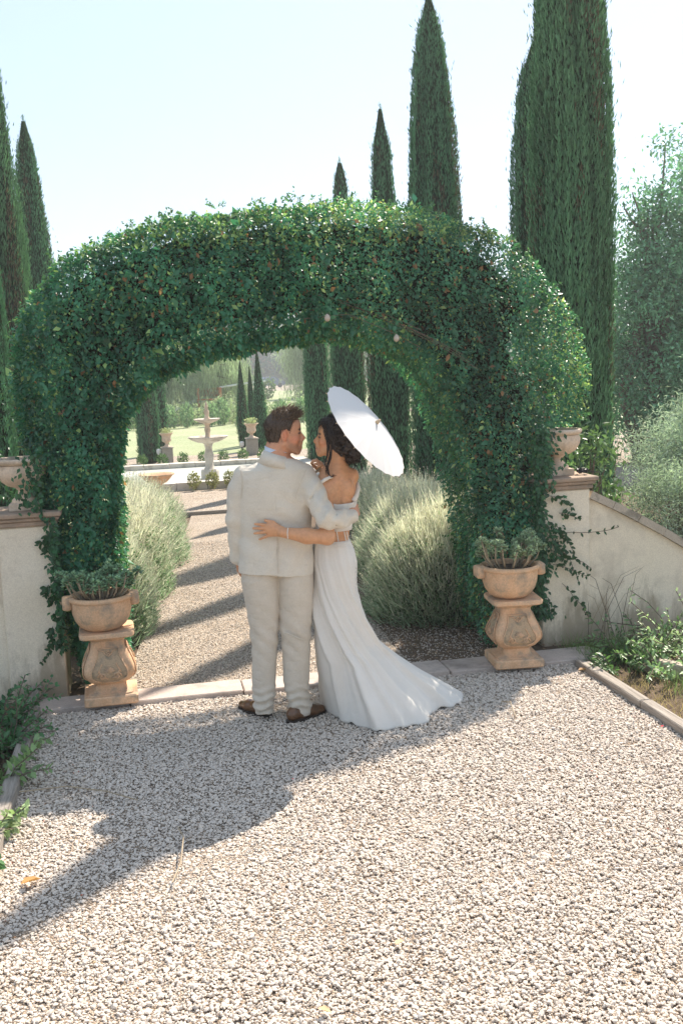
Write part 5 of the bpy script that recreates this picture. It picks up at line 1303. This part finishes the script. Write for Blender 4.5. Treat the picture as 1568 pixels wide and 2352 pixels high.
# hair
def hair_region(q, zmin_pts): return np.interp(q[0], [p[0] for p in zmin_pts], [p[1] for p in zmin_pts])
S = Field(HM.o-np.array([.16, .14, .09]), HM.o+np.array([.16, .14, .19]), .004)
S.ell(HM.p(-.010, 0, .052), np.array([.102, .082, .094]), .012, HM.R); S.ell(HM.p(.022, 0, .075), np.array([.078, .066, .076]), .02, HM.R); S.ell(HM.p(-.035, 0, -.01), np.array([.066, .067, .06]), .02, HM.R)
zl = [(-.2, -.062), (-.08, -.06), (-.045, -.05), (-.03, -.01), (-.02, .032), (.012, .036), (.024, .02), (.03, .03), (.038, .06), (.05, .086), (.07, .1), (.095, .112), (.2, .13)]
def cut(x, y, z):
    P_ = np.stack(np.broadcast_arrays(x, y, z), -1).reshape(-1, 3); q = HM.inv(P_)
    return (np.interp(q[:, 0], [p[0] for p in zl], [p[1] for p in zl])-q[:, 2]).reshape(np.broadcast(x, y, z).shape)
S.op(cut, S.lo, S.lo+S.n*S.h, mode='i'); S.op(lambda x, y, z: .0022*np.sin(x*330+z*200)*np.sin(y*260+z*310), S.lo, S.lo+S.n*S.h, mode='d')
V, F = S.mesh(); fmesh('hair', V, F, M['hair_m'], groom)
q = HM.inv(V); r = np.random.default_rng(3)
top = np.where((q[:, 2] > .085) & (q[:, 0] > -.07))[0]; paths = []
for i in r.choice(top, 900):
    c_ = V[i]; nn_ = (V[i]-HM.p(-.01, 0, .03)); nn_ /= np.linalg.norm(nn_); dirn = nn_*.7+HM.R[:, 0]*.25+r.normal(0, .22, 3); L = r.uniform(.016, .034)*(1.25 if q[i, 0] > .02 else .8)
    paths.append([c_-nn_*.004, c_+dirn*L*.5, c_+dirn*L+HM.R[:, 0]*.006])
hair_strands('hair_top', paths, .0022, M['hair_m_sunlit'], groom, 3)
side = np.where((q[:, 2] <= .09))[0]; paths = []
for i in r.choice(side, 900):
    nn_ = (V[i]-HM.p(-.01, 0, .03)); nn_ /= np.linalg.norm(nn_); dirn = nn_*.35+np.array([0, 0, -.8])+r.normal(0, .2, 3)
    paths.append([V[i], V[i]+dirn*.006+nn_*.002, V[i]+dirn*.012])
hair_strands('hair_sides', paths, .0014, M['hair_m'], groom, 3)
# shirt collar
def ring_band(name, c, rx, ry, zb, zt, tilt, mat, parent, thick=.006, open_front=0.0, n=40, flare=0.0):
    V = []; F = []
    for i in range(n+1):
        a = 2*pi*i/n
        for (dr, z) in ((flare, zb), (0, zt), (-thick, zt), (-thick, zb)):
            V.append((c[0]+(rx+dr)*cos(a), c[1]+(ry+dr)*sin(a), z+tilt*cos(a)+c[2]))
    for i in range(n):
        for k_ in range(4):
            j = (k_+1) % 4; F.append((i*4+k_, (i+1)*4+k_, (i+1)*4+j, i*4+j))
    return fmesh(name, np.array(V), F, mat, parent)
cc_ = fp(636, 1040, 0)
ring_band('shirt_collar', cc_, .070, .066, -.045, .021, -.022, M['shirt'], groom)
ring_band('jacket_collar', cc_+np.array([0, -.002, -.012]), .076, .070, -.062, .008, -.024, M['linen'], groom, flare=.04)
# jacket
S = Field((-.33, -.27, .78), (.53, .24, 1.62), .005)
jk = [(1052, 606, 670, .066), (1058, 594, 684, .08), (1068, 568, 702, .096), (1078, 550, 713, .108), (1095, 545, 716, .117), (1120, 545, 714, .125), (1160, 549, 714, .128), (1200, 553, 717, .12), (1240, 551, 719, .12), (1280, 549, 719, .13), (1310, 547, 720, .136), (1345, 546, 723, .138)]
def jfold(x, y, z):
    f = .0038*np.sin(z*44+x*26+1.0+np.sin(x*14))*np.exp(-((z-1.12)/.14)**2)+.003*np.sin(x*50-z*20)*np.exp(-((z-.95)/.12)**2)
    f = f+.0045*np.sin((x*.8+z)*46)*np.exp(-(((x-.15)/.1)**2+((z-1.28)/.12)**2))+.003*np.sin(x*42+z*9)*np.clip((1.0-z)*3, 0, 1)
    return f
S.stack(rows_px(jk), .02, 2.4, fn_extra=jfold)
S.chain([fp(560, 1093, 0), fp(546, 1130, 0), fp(541, 1190, .005), fp(545, 1281, .045)], [.062, .060, .054, .043], .02)
S.chain([fp(698, 1092, 0), fp(716, 1125, -.05), fp(750, 1190, -.165), fp(776, 1193, -.135), fp(806, 1187, -.075)], [.068, .068, .060, .052, .045], .02)
lo, hi = S.lo, S.lo+S.n*S.h
def sleevefold(x, y, z):
    m_ = np.clip((x-.17)*9, 0, 1)*np.clip((y+.02)*-12, 0, 1)
    return m_*(.0045*np.sin((x-z*.7)*75+2)+.003*np.sin((x+z)*58))+np.clip((-.17-x)*12, 0, 1)*.003*np.sin(z*55+x*20)
S.op(sleevefold, lo, hi, mode='d')
# hem, back seam, vent, arm creases
hz = fp(638, 1322, -.13)[2]
hem = lambda x, y, z: (hz-.028*(x-fp(638, 1322, -.13)[0])*1.0-.012*np.clip((x-(-.03))*8, 0, 1)+.012*np.exp(-((x+.16)/.05)**2)*np.clip(-y*20, 0, 1)*0)-z
S.op(lambda x, y, z: np.where((np.abs(x) < .26) & (z < 1.0), hem(x, y, z), -1), lo, (hi[0], hi[1], 1.0), mode='i')
sx = fp(634, 1200, -.13)[0]; ex = fp(638, 1320, -.13)[0]; sz = fp(634, 1075, -.12)[2]
S.cap((sx, -.128, sz), (sx, -.127, 1.05), .0035, .0035, .002, 's'); S.cap((sx, -.124, 1.06), (ex, -.142, hz-.02), .0055, .007, .002, 's')
S.chain([fp(672, 1110, -.125), fp(678, 1150, -.14), fp(700, 1178, -.15)], [.01, .01, .01], .001) if False else None
S.cap(fp(676, 1140, -.145), fp(716, 1194, -.160), .007, .014, .010, 's')
for (q0, q1) in (((690, 1196, -.125), (640, 1206, -.127)), ((700, 1208, -.12), (655, 1228, -.127)), ((566, 1150, -.12), (556, 1235, -.11)), ((590, 1270, -.134), (572, 1312, -.14)), ((600, 1180, -.13), (580, 1250, -.125)), ((728, 1120, -.135), (712, 1150, -.14)), ((752, 1160, -.2), (742, 1185, -.225)), ((772, 1172, -.19), (770, 1205, -.185))): S.cap(fp(*q0), fp(*q1), .003, .007, .009, 's')
S.cap(fp(548, 1175, -.06), fp(551, 1285, -.07), .004, .008, .008, 's')
V, F = S.mesh(); V = vsmooth(V, F, 1, .4); fmesh('jacket', V, F, M['linen'], groom)
V_, F_ = MB().v, None
# vent flap edge and sleeve seams as thin raised cloth edges
off = np.array([groom['lx'], groom['ly'], 0])
MB().tube([fp(638, 1236, -.122), fp(638, 1280, -.134), fp(639, 1318, -.141)], .0028, 5).build('vent_edge', M['linen_trouser'], groom)
MB().tube([fp(704, 1078, -.085), fp(694, 1100, -.115), fp(684, 1125, -.128), fp(678, 1145, -.128)], .0025, 5).build('sleeve_seam', M['linen_trouser'], groom)
MB().tube([fp(553, 1080, -.07), fp(556, 1110, -.085), fp(553, 1145, -.08)], .0022, 5).build('sleeve_seam', M['linen_trouser'], groom)
# trousers
S = Field((-.26, -.2, .02), (.27, .2, 1.02), .005)
lg = [(1290, 556, 646, .10), (1330, 553, 645, .115), (1370, 560, 645, .11), (1400, 566, 643, .10), (1440, 572, 640, .09), (1480, 577, 638, .085), (1520, 579, 636, .08), (1560, 579, 634, .075), (1590, 581, 632, .075), (1605, 584, 630, .078), (1618, 582, 628, .075), (1634, 587, 627, .07)]
rg = [(1290, 634, 718, .10), (1330, 636, 720, .115), (1370, 640, 719, .11), (1400, 641, 718, .10), (1440, 643, 716, .09), (1480, 648, 714, .085), (1520, 650, 712, .08), (1560, 650, 710, .075), (1585, 655, 708, .075), (1605, 660, 712, .08), (1622, 663, 716, .076), (1640, 668, 712, .07)]
def tfold(x, y, z):
    lowz = np.exp(-((z-.13)/.075)**2); kn = np.exp(-((z-.5)/.13)**2)
    return lowz*(.007*np.sin(z*120+np.sin(x*40)*1.2+y*10)+.003*np.sin(x*90+z*40))+kn*.004*np.sin((z+x*.9)*62)+.002*np.sin(x*55+z*7)
S.stack(rows_px(lg), .004, 2.2, fn_extra=tfold); S.stack(rows_px(rg), .004, 2.2, fn_extra=tfold)
V, F = S.mesh(); V = vsmooth(V, F, 1, .4); fmesh('trousers', V, F, M['linen_trouser'], groom)
MB().tube([fp(652, 1452, -.098), fp(668, 1458, -.108), fp(685, 1466, -.105), fp(698, 1470, -.09)], .004, 5).build('knee_crease', M['linen_trouser'], groom)
# shoes
for nm, h_, t_ in (('shoe', heelL, toeL), ('shoe', heelR, toeR)):
    h3 = np.array([h_[0], h_[1], 0]); d = np.array([t_[0]-h_[0], t_[1]-h_[1], 0]); L = max(np.linalg.norm(d), .2); d /= np.linalg.norm(d); L = .29
    t = -1
    sd = np.array([-d[1], d[0], 0])
    P_ = lambda u, v_, z_: h3+d*u*L+sd*v_+np.array([0, 0, z_])
    S = Field(h3-.12+np.array([0, 0, .115])+np.minimum(d*L, 0), h3+.14+np.maximum(d*L, 0)+np.array([0, 0, .02]), .004)
    S.chain([P_(.12, 0, .045), P_(.35, 0, .045), P_(.62, .004, .036), P_(.86, .004, .028)], [.036, .037, .036, .026], .02)
    S.chain([P_(.16, 0, .066), P_(.36, 0, .06)], [.03, .03], .02)
    S.op(lambda x, y, z: .013-z, S.lo, S.lo+S.n*S.h, mode='i')
    S.cap(P_(.14, 0, .13), P_(.3, 0, .125), .024, .024, .004, 's')
    V, F = S.mesh(); sh = fmesh(nm, vsmooth(V, F, 1, .4), F, M['leather'], groom)
    S = Field(h3-.12+np.array([0, 0, .11])+np.minimum(d*L, 0), h3+.14+np.maximum(d*L, 0), .004)
    S.chain([P_(.12, 0, .018), P_(.35, 0, .018), P_(.62, .004, .018), P_(.87, .004, .018)], [.041, .038, .041, .031], .02)
    S.op(lambda x, y, z: np.maximum(z-.016, -.004-z), S.lo, S.lo+S.n*S.h, mode='i')
    V, F = S.mesh(); so_ = mesh_np('sole', V-np.array([groom['lx'], groom['ly'], 0]), F, M['sole'], sh, True)

# ================= BRIDE =================
BW = .03
bb_ = fg(790, 1625)
bride = fig_empty(float(bb_[0]), float(bb_[1]), 'bride in a white off-shoulder gown with train, back turned, smiling at the groom')
HF = HeadFrame(fp(764, 1010, BW), (-1, .05, 0), radians(7), .90)
S = Field((-.17, -.26, 0), (.58, .36, 1.80), .0045)
tor = [(1072, 752, 796, .05), (1086, 740, 810, .072), (1100, 736, 816, .082), (1125, 735, 817, .088), (1150, 735, 815, .088), (1175, 733, 810, .084), (1205, 730, 804, .078), (1235, 724, 801, .078), (1265, 726, 804, .08), (1300, 732, 802, .08)]
tor = [q+(BW,) for q in tor]
S.stack(rows_px(tor), .02, 2.15)
add_head(S, HF, False)
S.chain([HF.p(-.03, 0, -.03), fp(773, 1050, BW), fp(776, 1080, BW)], [.047, .047, .06], .03)
S.cap(fp(748, 1088, BW), fp(808, 1090, BW+.01), .036, .038, .02)
eL, wL = fp(752, 1234, -.155), fp(650, 1223, -.168)
S.chain([fp(746, 1100, BW-.03), fp(748, 1165, -.07), eL, fp(704, 1231, -.172), wL], [.04, .040, .042, .043, .029], .02)
S.chain([fp(806, 1096, BW+.03), fp(790, 1175, .2), fp(747, 1098, .11)], [.042, .036, .024], .02)
for (a, b, c, r_, dz) in (((645, 1214), (627, 1199.5), (609, 1195), (.0125, .0105, .0085), 0), ((616, 1207), (601, 1204.8), (586, 1203.5), (.0098, .0090, .0076), 0), ((613, 1214), (598, 1213.6), (582, 1213.2), (.0100, .0092, .0078), 0), ((615, 1221), (600, 1223), (584.5, 1225), (.0096, .0088, .0075), 0), ((619, 1228.5), (608, 1233.5), (596, 1238.8), (.0088, .0080, .0068), 0)):
    A, B_, C_ = fp(*a, -.150), fp(*b, -.148), fp(*c, -.138)
    S.cap(wL+np.array([-.012, .006, (A[2]-wL[2])*.5]), A, .0165, r_[0]+.003, .012); S.cap(A, B_, r_[0], r_[1], .004); S.cap(B_, C_, r_[1], r_[2], .004)
hR = fp(745, 1093, .10)
add_hand(S, hR, (-.2, -.5, 1), (-.3, .9, .4), (-.9, -.4, 0), .9, (1.1, 1.15, 1.2, 1.2), (.3, .8))
S.chain([fp(758, 1310, BW), fp(762, 1480, BW), fp(768, 1600, BW+.04)], [.06, .045, .03], .02); S.chain([fp(782, 1310, BW), fp(786, 1480, BW), fp(790, 1600, BW+.04)], [.06, .045, .03], .02)
# shoulder blades and spine
S.ell(fp(762, 1122, BW-.075), (.03, .016, .045), .02); S.ell(fp(802, 1122, BW-.072), (.026, .015, .045), .02)
S.cap(fp(783, 1095, BW-.088), fp(780, 1235, BW-.082), .005, .008, .016, 's')
V, F = S.mesh(); V = vsmooth(V, F, 1, .4)
col = face_colors(V, HF, (.64, .34, .18), False)
fmesh('body', V, F, M['skin_f'], bride, True, col)
MB().tube([np.array(p)-np.array([bride['lx'], bride['ly'], 0]) for p in [fp(661.5, 1212, -.196), fp(660, 1224, -.203), fp(661, 1237, -.196)]], .0028, 5).build('bracelet', M['satin'], bride)
# hair
S = Field(HF.o-np.array([.14, .15, .20]), HF.o+np.array([.24, .15, .17]), .0045)
S.ell(HF.p(-.012, 0, .058), np.array([.102, .088, .092])*.93, .015, HF.R); S.ell(HF.p(.015, 0, .07), np.array([.082, .076, .082])*.93, .02, HF.R)
S.ell(HF.p(-.06, 0, .02), np.array([.07, .08, .085])*.95, .02, HF.R)
bp = lambda x, y, w=0: fp(x, y, BW+w)
S.chain([bp(752, 978, -.05), bp(762, 1000, -.078), bp(772, 1026, -.072), bp(786, 1040, -.05)], [.022, .026, .022, .02], .012)
for (x, y, w, r_) in ((800, 1020, -.02, .052), (812, 1040, -.02, .044), (803, 1050, 0, .040), (793, 1034, -.045, .028), (816, 1052, .0, .03), (800, 1006, 0, .055)):
    S.ell(bp(x, y, w), (r_, r_*1.1, r_), .008)
zf = [(-.3, -.3), (-.045, -.3), (-.03, -.12), (.0, -.045), (.02, -.03), (.035, -.02), (.045, .02), (.056, .055), (.075, .09), (.12, .12)]
def cut2(x, y, z):
    P_ = np.stack(np.broadcast_arrays(x, y, z), -1).reshape(-1, 3); q = HF.inv(P_)
    return (np.interp(q[:, 0], [p[0] for p in zf], [p[1] for p in zf])-q[:, 2]).reshape(np.broadcast(x, y, z).shape)
lo, hi = S.lo, S.lo+S.n*S.h
S.op(cut2, lo, hi, mode='i')
S.op(lambda x, y, z: .0028*np.sin(z*190+x*90+3*np.sin(y*50))+.002*np.sin(x*240-z*130), lo, hi, mode='d')
V, F = S.mesh(); fmesh('hair', V, F, M['hair_f'], bride)
r = np.random.default_rng(9); paths = []
tgt = bp(808, 1045, 0)
for i in r.choice(len(V), 1500):
    c_ = V[i]; nn_ = c_-HF.p(-.03, 0, .03); nn_ /= np.linalg.norm(nn_); d = tgt-c_; dl = np.linalg.norm(d)
    if dl < .06: d = np.cross(nn_, r.normal(size=3)); dl = 1
    d = d/np.linalg.norm(d); d = d-nn_*d.dot(nn_); d /= np.linalg.norm(d)+1e-6; L = r.uniform(.02, .045)
    paths.append([c_-nn_*.002, c_+d*L*.5+nn_*.004, c_+d*L+r.normal(0, .003, 3)-nn_*.002])
hair_strands('hair_strands', paths, .0014, M['hair_f'], bride, 3)
paths = []
def tendril(pts, n, sp, w0):
    for k_ in range(n):
        o_ = r.normal(0, sp, (len(pts), 2)); paths.append([bp(x+o_[i, 0]*(.4+.2*i), y+o_[i, 1], w0+r.normal(0, .004)) for i, (x, y) in enumerate(pts)])
tendril([(745, 972), (749, 990), (751, 1010), (753, 1030), (750, 1048), (746, 1062), (750, 1078)], 9, 1.3, -.083)
tendril([(757, 985), (759, 1005), (762, 1030), (758, 1052), (752, 1070), (752, 1085), (759, 1096), (766, 1090)], 8, 1.2, -.088)
tendril([(752, 1000), (755, 1022), (757, 1042), (753, 1060), (748, 1078), (751, 1090)], 5, 1.4, -.086)
tendril([(818, 1050), (826, 1060), (831, 1072), (829, 1080)], 5, 1.6, -.0)
tendril([(806, 1058), (815, 1070), (813, 1076)], 5, 1.6, -.02)
sm_paths = []
for p in paths:      # subdivide for smooth curls
    p = np.array(p); t_ = np.linspace(0, len(p)-1, len(p)*3); sm_paths.append([np.array([np.interp(q, range(len(p)), p[:, k_]) for k_ in range(3)])+np.array([.002*sin(q*2.2), 0, 0]) for q in t_])
hair_strands('loose_tendrils', sm_paths, .0026, M['hair_f'], bride, 4)
# bodice
rows = sorted(rows_px(tor)); A_ = np.array(rows)
zb = fp(765, 1222, -.06)[2]
def ztop(th):      # th: angle, -pi/2 faces the viewer
    return np.interp((th+2*pi) % (2*pi), [0, pi*.5, pi, pi*1.25, pi*1.5, pi*1.75, 2*pi], [fp(0+815, 1141, BW)[2], fp(765, 1118, BW+.08)[2], fp(735, 1120, BW)[2], fp(748, 1150, -.03)[2], fp(778, 1158, -.06)[2], fp(802, 1154, -.03)[2], fp(815, 1141, BW)[2]])
V = []; F = []; n_ = 72; m_ = 12
for j in range(m_+1):
    for i in range(n_):
        th = 2*pi*i/n_; z = zb+(ztop(th)-zb)*j/m_
        cx, cyy, rx, ry = [np.interp(z, A_[:, 0], A_[:, k_]) for k_ in (1, 2, 3, 4)]
        e = .008+.004*(j == m_)+.0015*sin(th*30)*(j < m_)
        cxx, sxx = cos(th), sin(th); pw = 2/2.15
        V.append((cx+(rx+e)*np.sign(cxx)*abs(cxx)**pw, cyy+(ry+e)*np.sign(sxx)*abs(sxx)**pw, z))
for j in range(m_):
    for i in range(n_):
        k_ = (i+1) % n_; F.append((j*n_+i, j*n_+k_, (j+1)*n_+k_, (j+1)*n_+i))
bo = fmesh('bodice', np.array(V), F, M['satin'], bride); md = bo.modifiers.new('thickness', 'SOLIDIFY'); md.thickness = .005; md.offset = 1
offb = np.array([bride['lx'], bride['ly'], 0])
MB().tube([fp(*q)-offb for q in ((731, 1116, -.03), (736, 1109, -.055), (746, 1102, -.062), (757, 1096.5, -.06), (764, 1097, -.05))], [.006, .0105, .011, .009, .003], 8).build('off_shoulder_sleeve', M['satin'], bride, True)
MB().tube([fp(*q)-offb for q in ((812, 1150, -.03), (818, 1138, 0), (822, 1120, .03), (820, 1108, .06))], [.014, .016, .014, .01], 8).build('off_shoulder_sleeve', M['satin'], bride, True)
for (xa, xb) in ((757, 758.5), (773, 777), (790, 795), (796, 801)):
    MB().tube([fp(xa, 1221, -.068 if xa < 780 else -.045)-offb, fp((xa+xb)/2, 1232, -.064 if xa < 780 else -.04)-offb, fp(xb, 1244, -.07 if xa < 780 else -.045)-offb], .0032, 5).build('waist_strap', M['satin'], bride)
# skirt and train
sk = [(1240, 723, 803, .088), (1265, 719, 813, .10), (1292, 718, 819, .112), (1318, 719, 818, .114), (1345, 719, 818, .112), (1373, 719, 822, .112), (1416, 718, 822, .115), (1475, 717, 824, .12), (1540, 717, 826, .13), (1645, 722, 828, .14)]
Rk = np.array(sorted(rows_px([q+(BW,) for q in sk])))
foot = [(742, 1626), (756, 1640), (775, 1654), (797, 1664), (815, 1672), (840, 1675), (865, 1684), (890, 1677), (922, 1676), (950, 1670), (968, 1668), (985, 1660), (990, 1642), (1002, 1632), (1034, 1627), (1060, 1618), (1068, 1606), (1062, 1597), (1035, 1594), (1000, 1588), (950, 1582), (890, 1580), (830, 1583), (780, 1592), (748, 1608)]
Fp = np.array([fg(*q)[:2] for q in foot]); cF = np.array([np.interp(0, Rk[:, 0], Rk[:, 1]), BW])
Fc = np.vstack([Fp, Fp[:1]]); dd_ = np.r_[0, np.cumsum(np.linalg.norm(np.diff(Fc, axis=0), axis=1))]
NS = 168; ss = np.linspace(0, dd_[-1], NS, endpoint=False); FP = np.stack([np.interp(ss, dd_, Fc[:, 0]), np.interp(ss, dd_, Fc[:, 1])], 1)
for _ in range(2): FP = FP*.5+.25*(np.roll(FP, 1, 0)+np.roll(FP, -1, 0))
ang = np.unwrap(np.arctan2((FP[:, 1]-cF[1])*1.5, FP[:, 0]-cF[0]-.06)); uni = ang[0]+np.linspace(0, 2*pi, NS, endpoint=False)*np.sign(ang[-1]-ang[0])
Zt = Rk[-1, 0]; NZ = 80; V = []; F = []
gz = ([0, .03, .08, .13, .205, .32, .43, .58, .74, 3], [1, .95, .87, .77, .60, .38, .20, .08, 0, 0])
for j in range(NZ+1):
    z = Zt*(1-(j/NZ)**1.0)
    cx, cyy, rx, ry = [np.interp(z, Rk[:, 0], Rk[:, k_]) for k_ in (1, 2, 3, 4)]
    bl = np.clip((z-.35)/.6, 0, 1); th = ang*(1-bl)+uni*bl; g_ = np.interp(z, *gz)
    E0 = np.stack([cx+rx*np.cos(th), cyy+ry*np.sin(th)], 1)
    E00 = np.stack([np.interp(0, Rk[:, 0], Rk[:, 1])+np.interp(0, Rk[:, 0], Rk[:, 3])*np.cos(ang), BW+np.interp(0, Rk[:, 0], Rk[:, 4])*np.sin(ang)], 1)
    P_ = E0+(FP-E00)*g_
    am = np.interp(z, [0, .15, .5, .9, 1.1], [.016, .032, .022, .006, .001])
    u = np.arange(NS)/NS*2*pi
    wv = np.sin(9*u+1.2+z*1.0)*.5+np.sin(5*u+.4-z*1.5)*.6+np.sin(17*u+2+z*2)*.3+np.sin(29*u+z*3)*.14
    nr = P_-np.array([cx+.25*g_, cyy]); nr /= np.linalg.norm(nr, axis=1, keepdims=True)
    P_ = P_+nr*(wv*am)[:, None]
    zz = np.full(NS, z)
    if z < .10: zz = z+(.10-z)/.10*(.006+.014*np.clip(np.sin(23*u)+np.sin(14*u+1), 0, 2)*.6)
    wr_ = wnoise(np.stack([P_[:, 0], P_[:, 1], zz], 1), 14, 5)*.0035
    P_ = P_+nr*wr_[:, None]
    V += [(a, b, c) for (a, b), c in zip(P_, zz)]
for j in range(NZ):
    for i in range(NS):
        k_ = (i+1) % NS; F.append((j*NS+i, (j+1)*NS+i, (j+1)*NS+k_, j*NS+k_))
# close the top
V.append((Rk[-1, 1], BW, Zt)); F += [(NZ*0+i, (i+1) % NS, len(V)-1) for i in range(NS)]
skm = fmesh('skirt', np.array(V), F, M['satin'], bride); md = skm.modifiers.new('thickness', 'SOLIDIFY'); md.thickness = .004
for k_ in range(3):
    yy_ = 1246+k_*5
    MB().tube([fp(x, yy_+(x-760)*.03, -.075-.02*(1-((x-765)/45)**2)-.002*k_)-offb for x in np.linspace(726, 802, 9)], .0022, 5).build('waist_pleat', M['satin'], bride, True)
for k_ in range(9):
    o = MB().lathe([(.001, .004), (.004, .003), (.005, 0), (.004, -.003), (.001, -.004)], 8).build('button', M['satin'], bride, True); q = fp(818.5-(k_ > 2)*.8+max(0, k_-5)*1.2, 1305+k_*9, .0)-offb; o.location = q

# ================= PARASOL =================
ax_ = np.array([.748, -.31, .586]); ax_ /= np.linalg.norm(ax_)
cen = fp(841, 990, -.04)
wx = GX+cen[0]*cy_+cen[1]*sy_; wy = GY-cen[0]*sy_+cen[1]*cy_
para = thing('parasol', (wx, wy, cen[2]), 'white paper parasol with bamboo ribs held tilted behind the bride', 'parasol', rz=-YAW)
u_ = np.cross(ax_, [0, 0, 1.]); u_ /= np.linalg.norm(u_); v_ = np.cross(ax_, u_)
NR = 24; RAD = .322; HT = .078
def pp(r_, a, lift=0.0): return u_*cos(a)*r_+v_*sin(a)*r_+ax_*(HT*(1-(r_/RAD)**1.25)+lift)
M['paper'] = leafmat('white oiled paper', .3, .75, .2, 1.0, False, (.84, .83, .82))
for nt_ in (M['paper'].node_tree,):
    for n_2 in nt_.nodes:
        if n_2.type == 'MIX': n_2.inputs[7].default_value = (1, .97, .93, 1)
M['bamboo'] = flat('pale bamboo', (.55, .42, .28), .6)
V = []; F = []; nr_ = 10; per = NR*4
for j in range(nr_+1):
    for i in range(per):
        a = 2*pi*i/per; f = (i % 4)/4; r_ = .008+(RAD-.008)*j/nr_
        scal = 1-.022*sin(pi*f)*(j == nr_); sag = -.0018*sin(pi*f)*(j/nr_)
        V.append(pp(r_*scal, a, sag))
for j in range(nr_):
    for i in range(per): F.append((j*per+i, j*per+(i+1) % per, (j+1)*per+(i+1) % per, (j+1)*per+i))
o = mesh_np('canopy', np.array(V), F, M['paper'], para, False); o.modifiers.new('thickness', 'SOLIDIFY').thickness = .0012
for i in range(NR):
    a = 2*pi*i/NR
    MB().tube([pp(.01, a, -.004), pp(.16, a, -.005), pp(RAD+.006, a, -.004)], [.0022, .0022, .0024], 5).build('rib', M['bamboo'], para)
    MB().tube([pp(.16, a, -.006), ax_*(-.03)+(u_*cos(a)+v_*sin(a))*.008], .0015, 4).build('stretcher', M['bamboo'], para)
MB().tube([ax_*(HT-.002), ax_*(HT+.012), ax_*(HT+.03)], [.013, .011, .004], 10).build('ferrule', M['bamboo'], para, True)
MB().tube([ax_*HT, ax_*(-.41)], .0065, 8).build('pole', M['bamboo'], para, True)
MB().tube([ax_*(-.02), ax_*(-.045)], .012, 10).build('runner', M['bamboo'], para, True)

# ------------------------------------------------------------------ thin summer haze over the whole garden
hz_ = MB().box(-505, 505, -105, 705, -1.2, 21.5).build('haze', None, None)
hm = bpy.data.materials.new('haze'); hm.use_nodes = True; hn = hm.node_tree
for n_ in list(hn.nodes):
    if n_.type == 'BSDF_PRINCIPLED': hn.nodes.remove(n_)
pv = hn.nodes.new('ShaderNodeVolumePrincipled'); pv.inputs['Color'].default_value = (.93, .97, 1, 1)
pv.inputs['Density'].default_value = .0017; pv.inputs['Anisotropy'].default_value = .35
hn.links.new(pv.outputs[0], hn.nodes['Material Output'].inputs['Volume'])
hz_.data.materials.append(hm); tag(hz_, 'thin pale haze in the air over the whole garden', 'haze', kind='stuff')
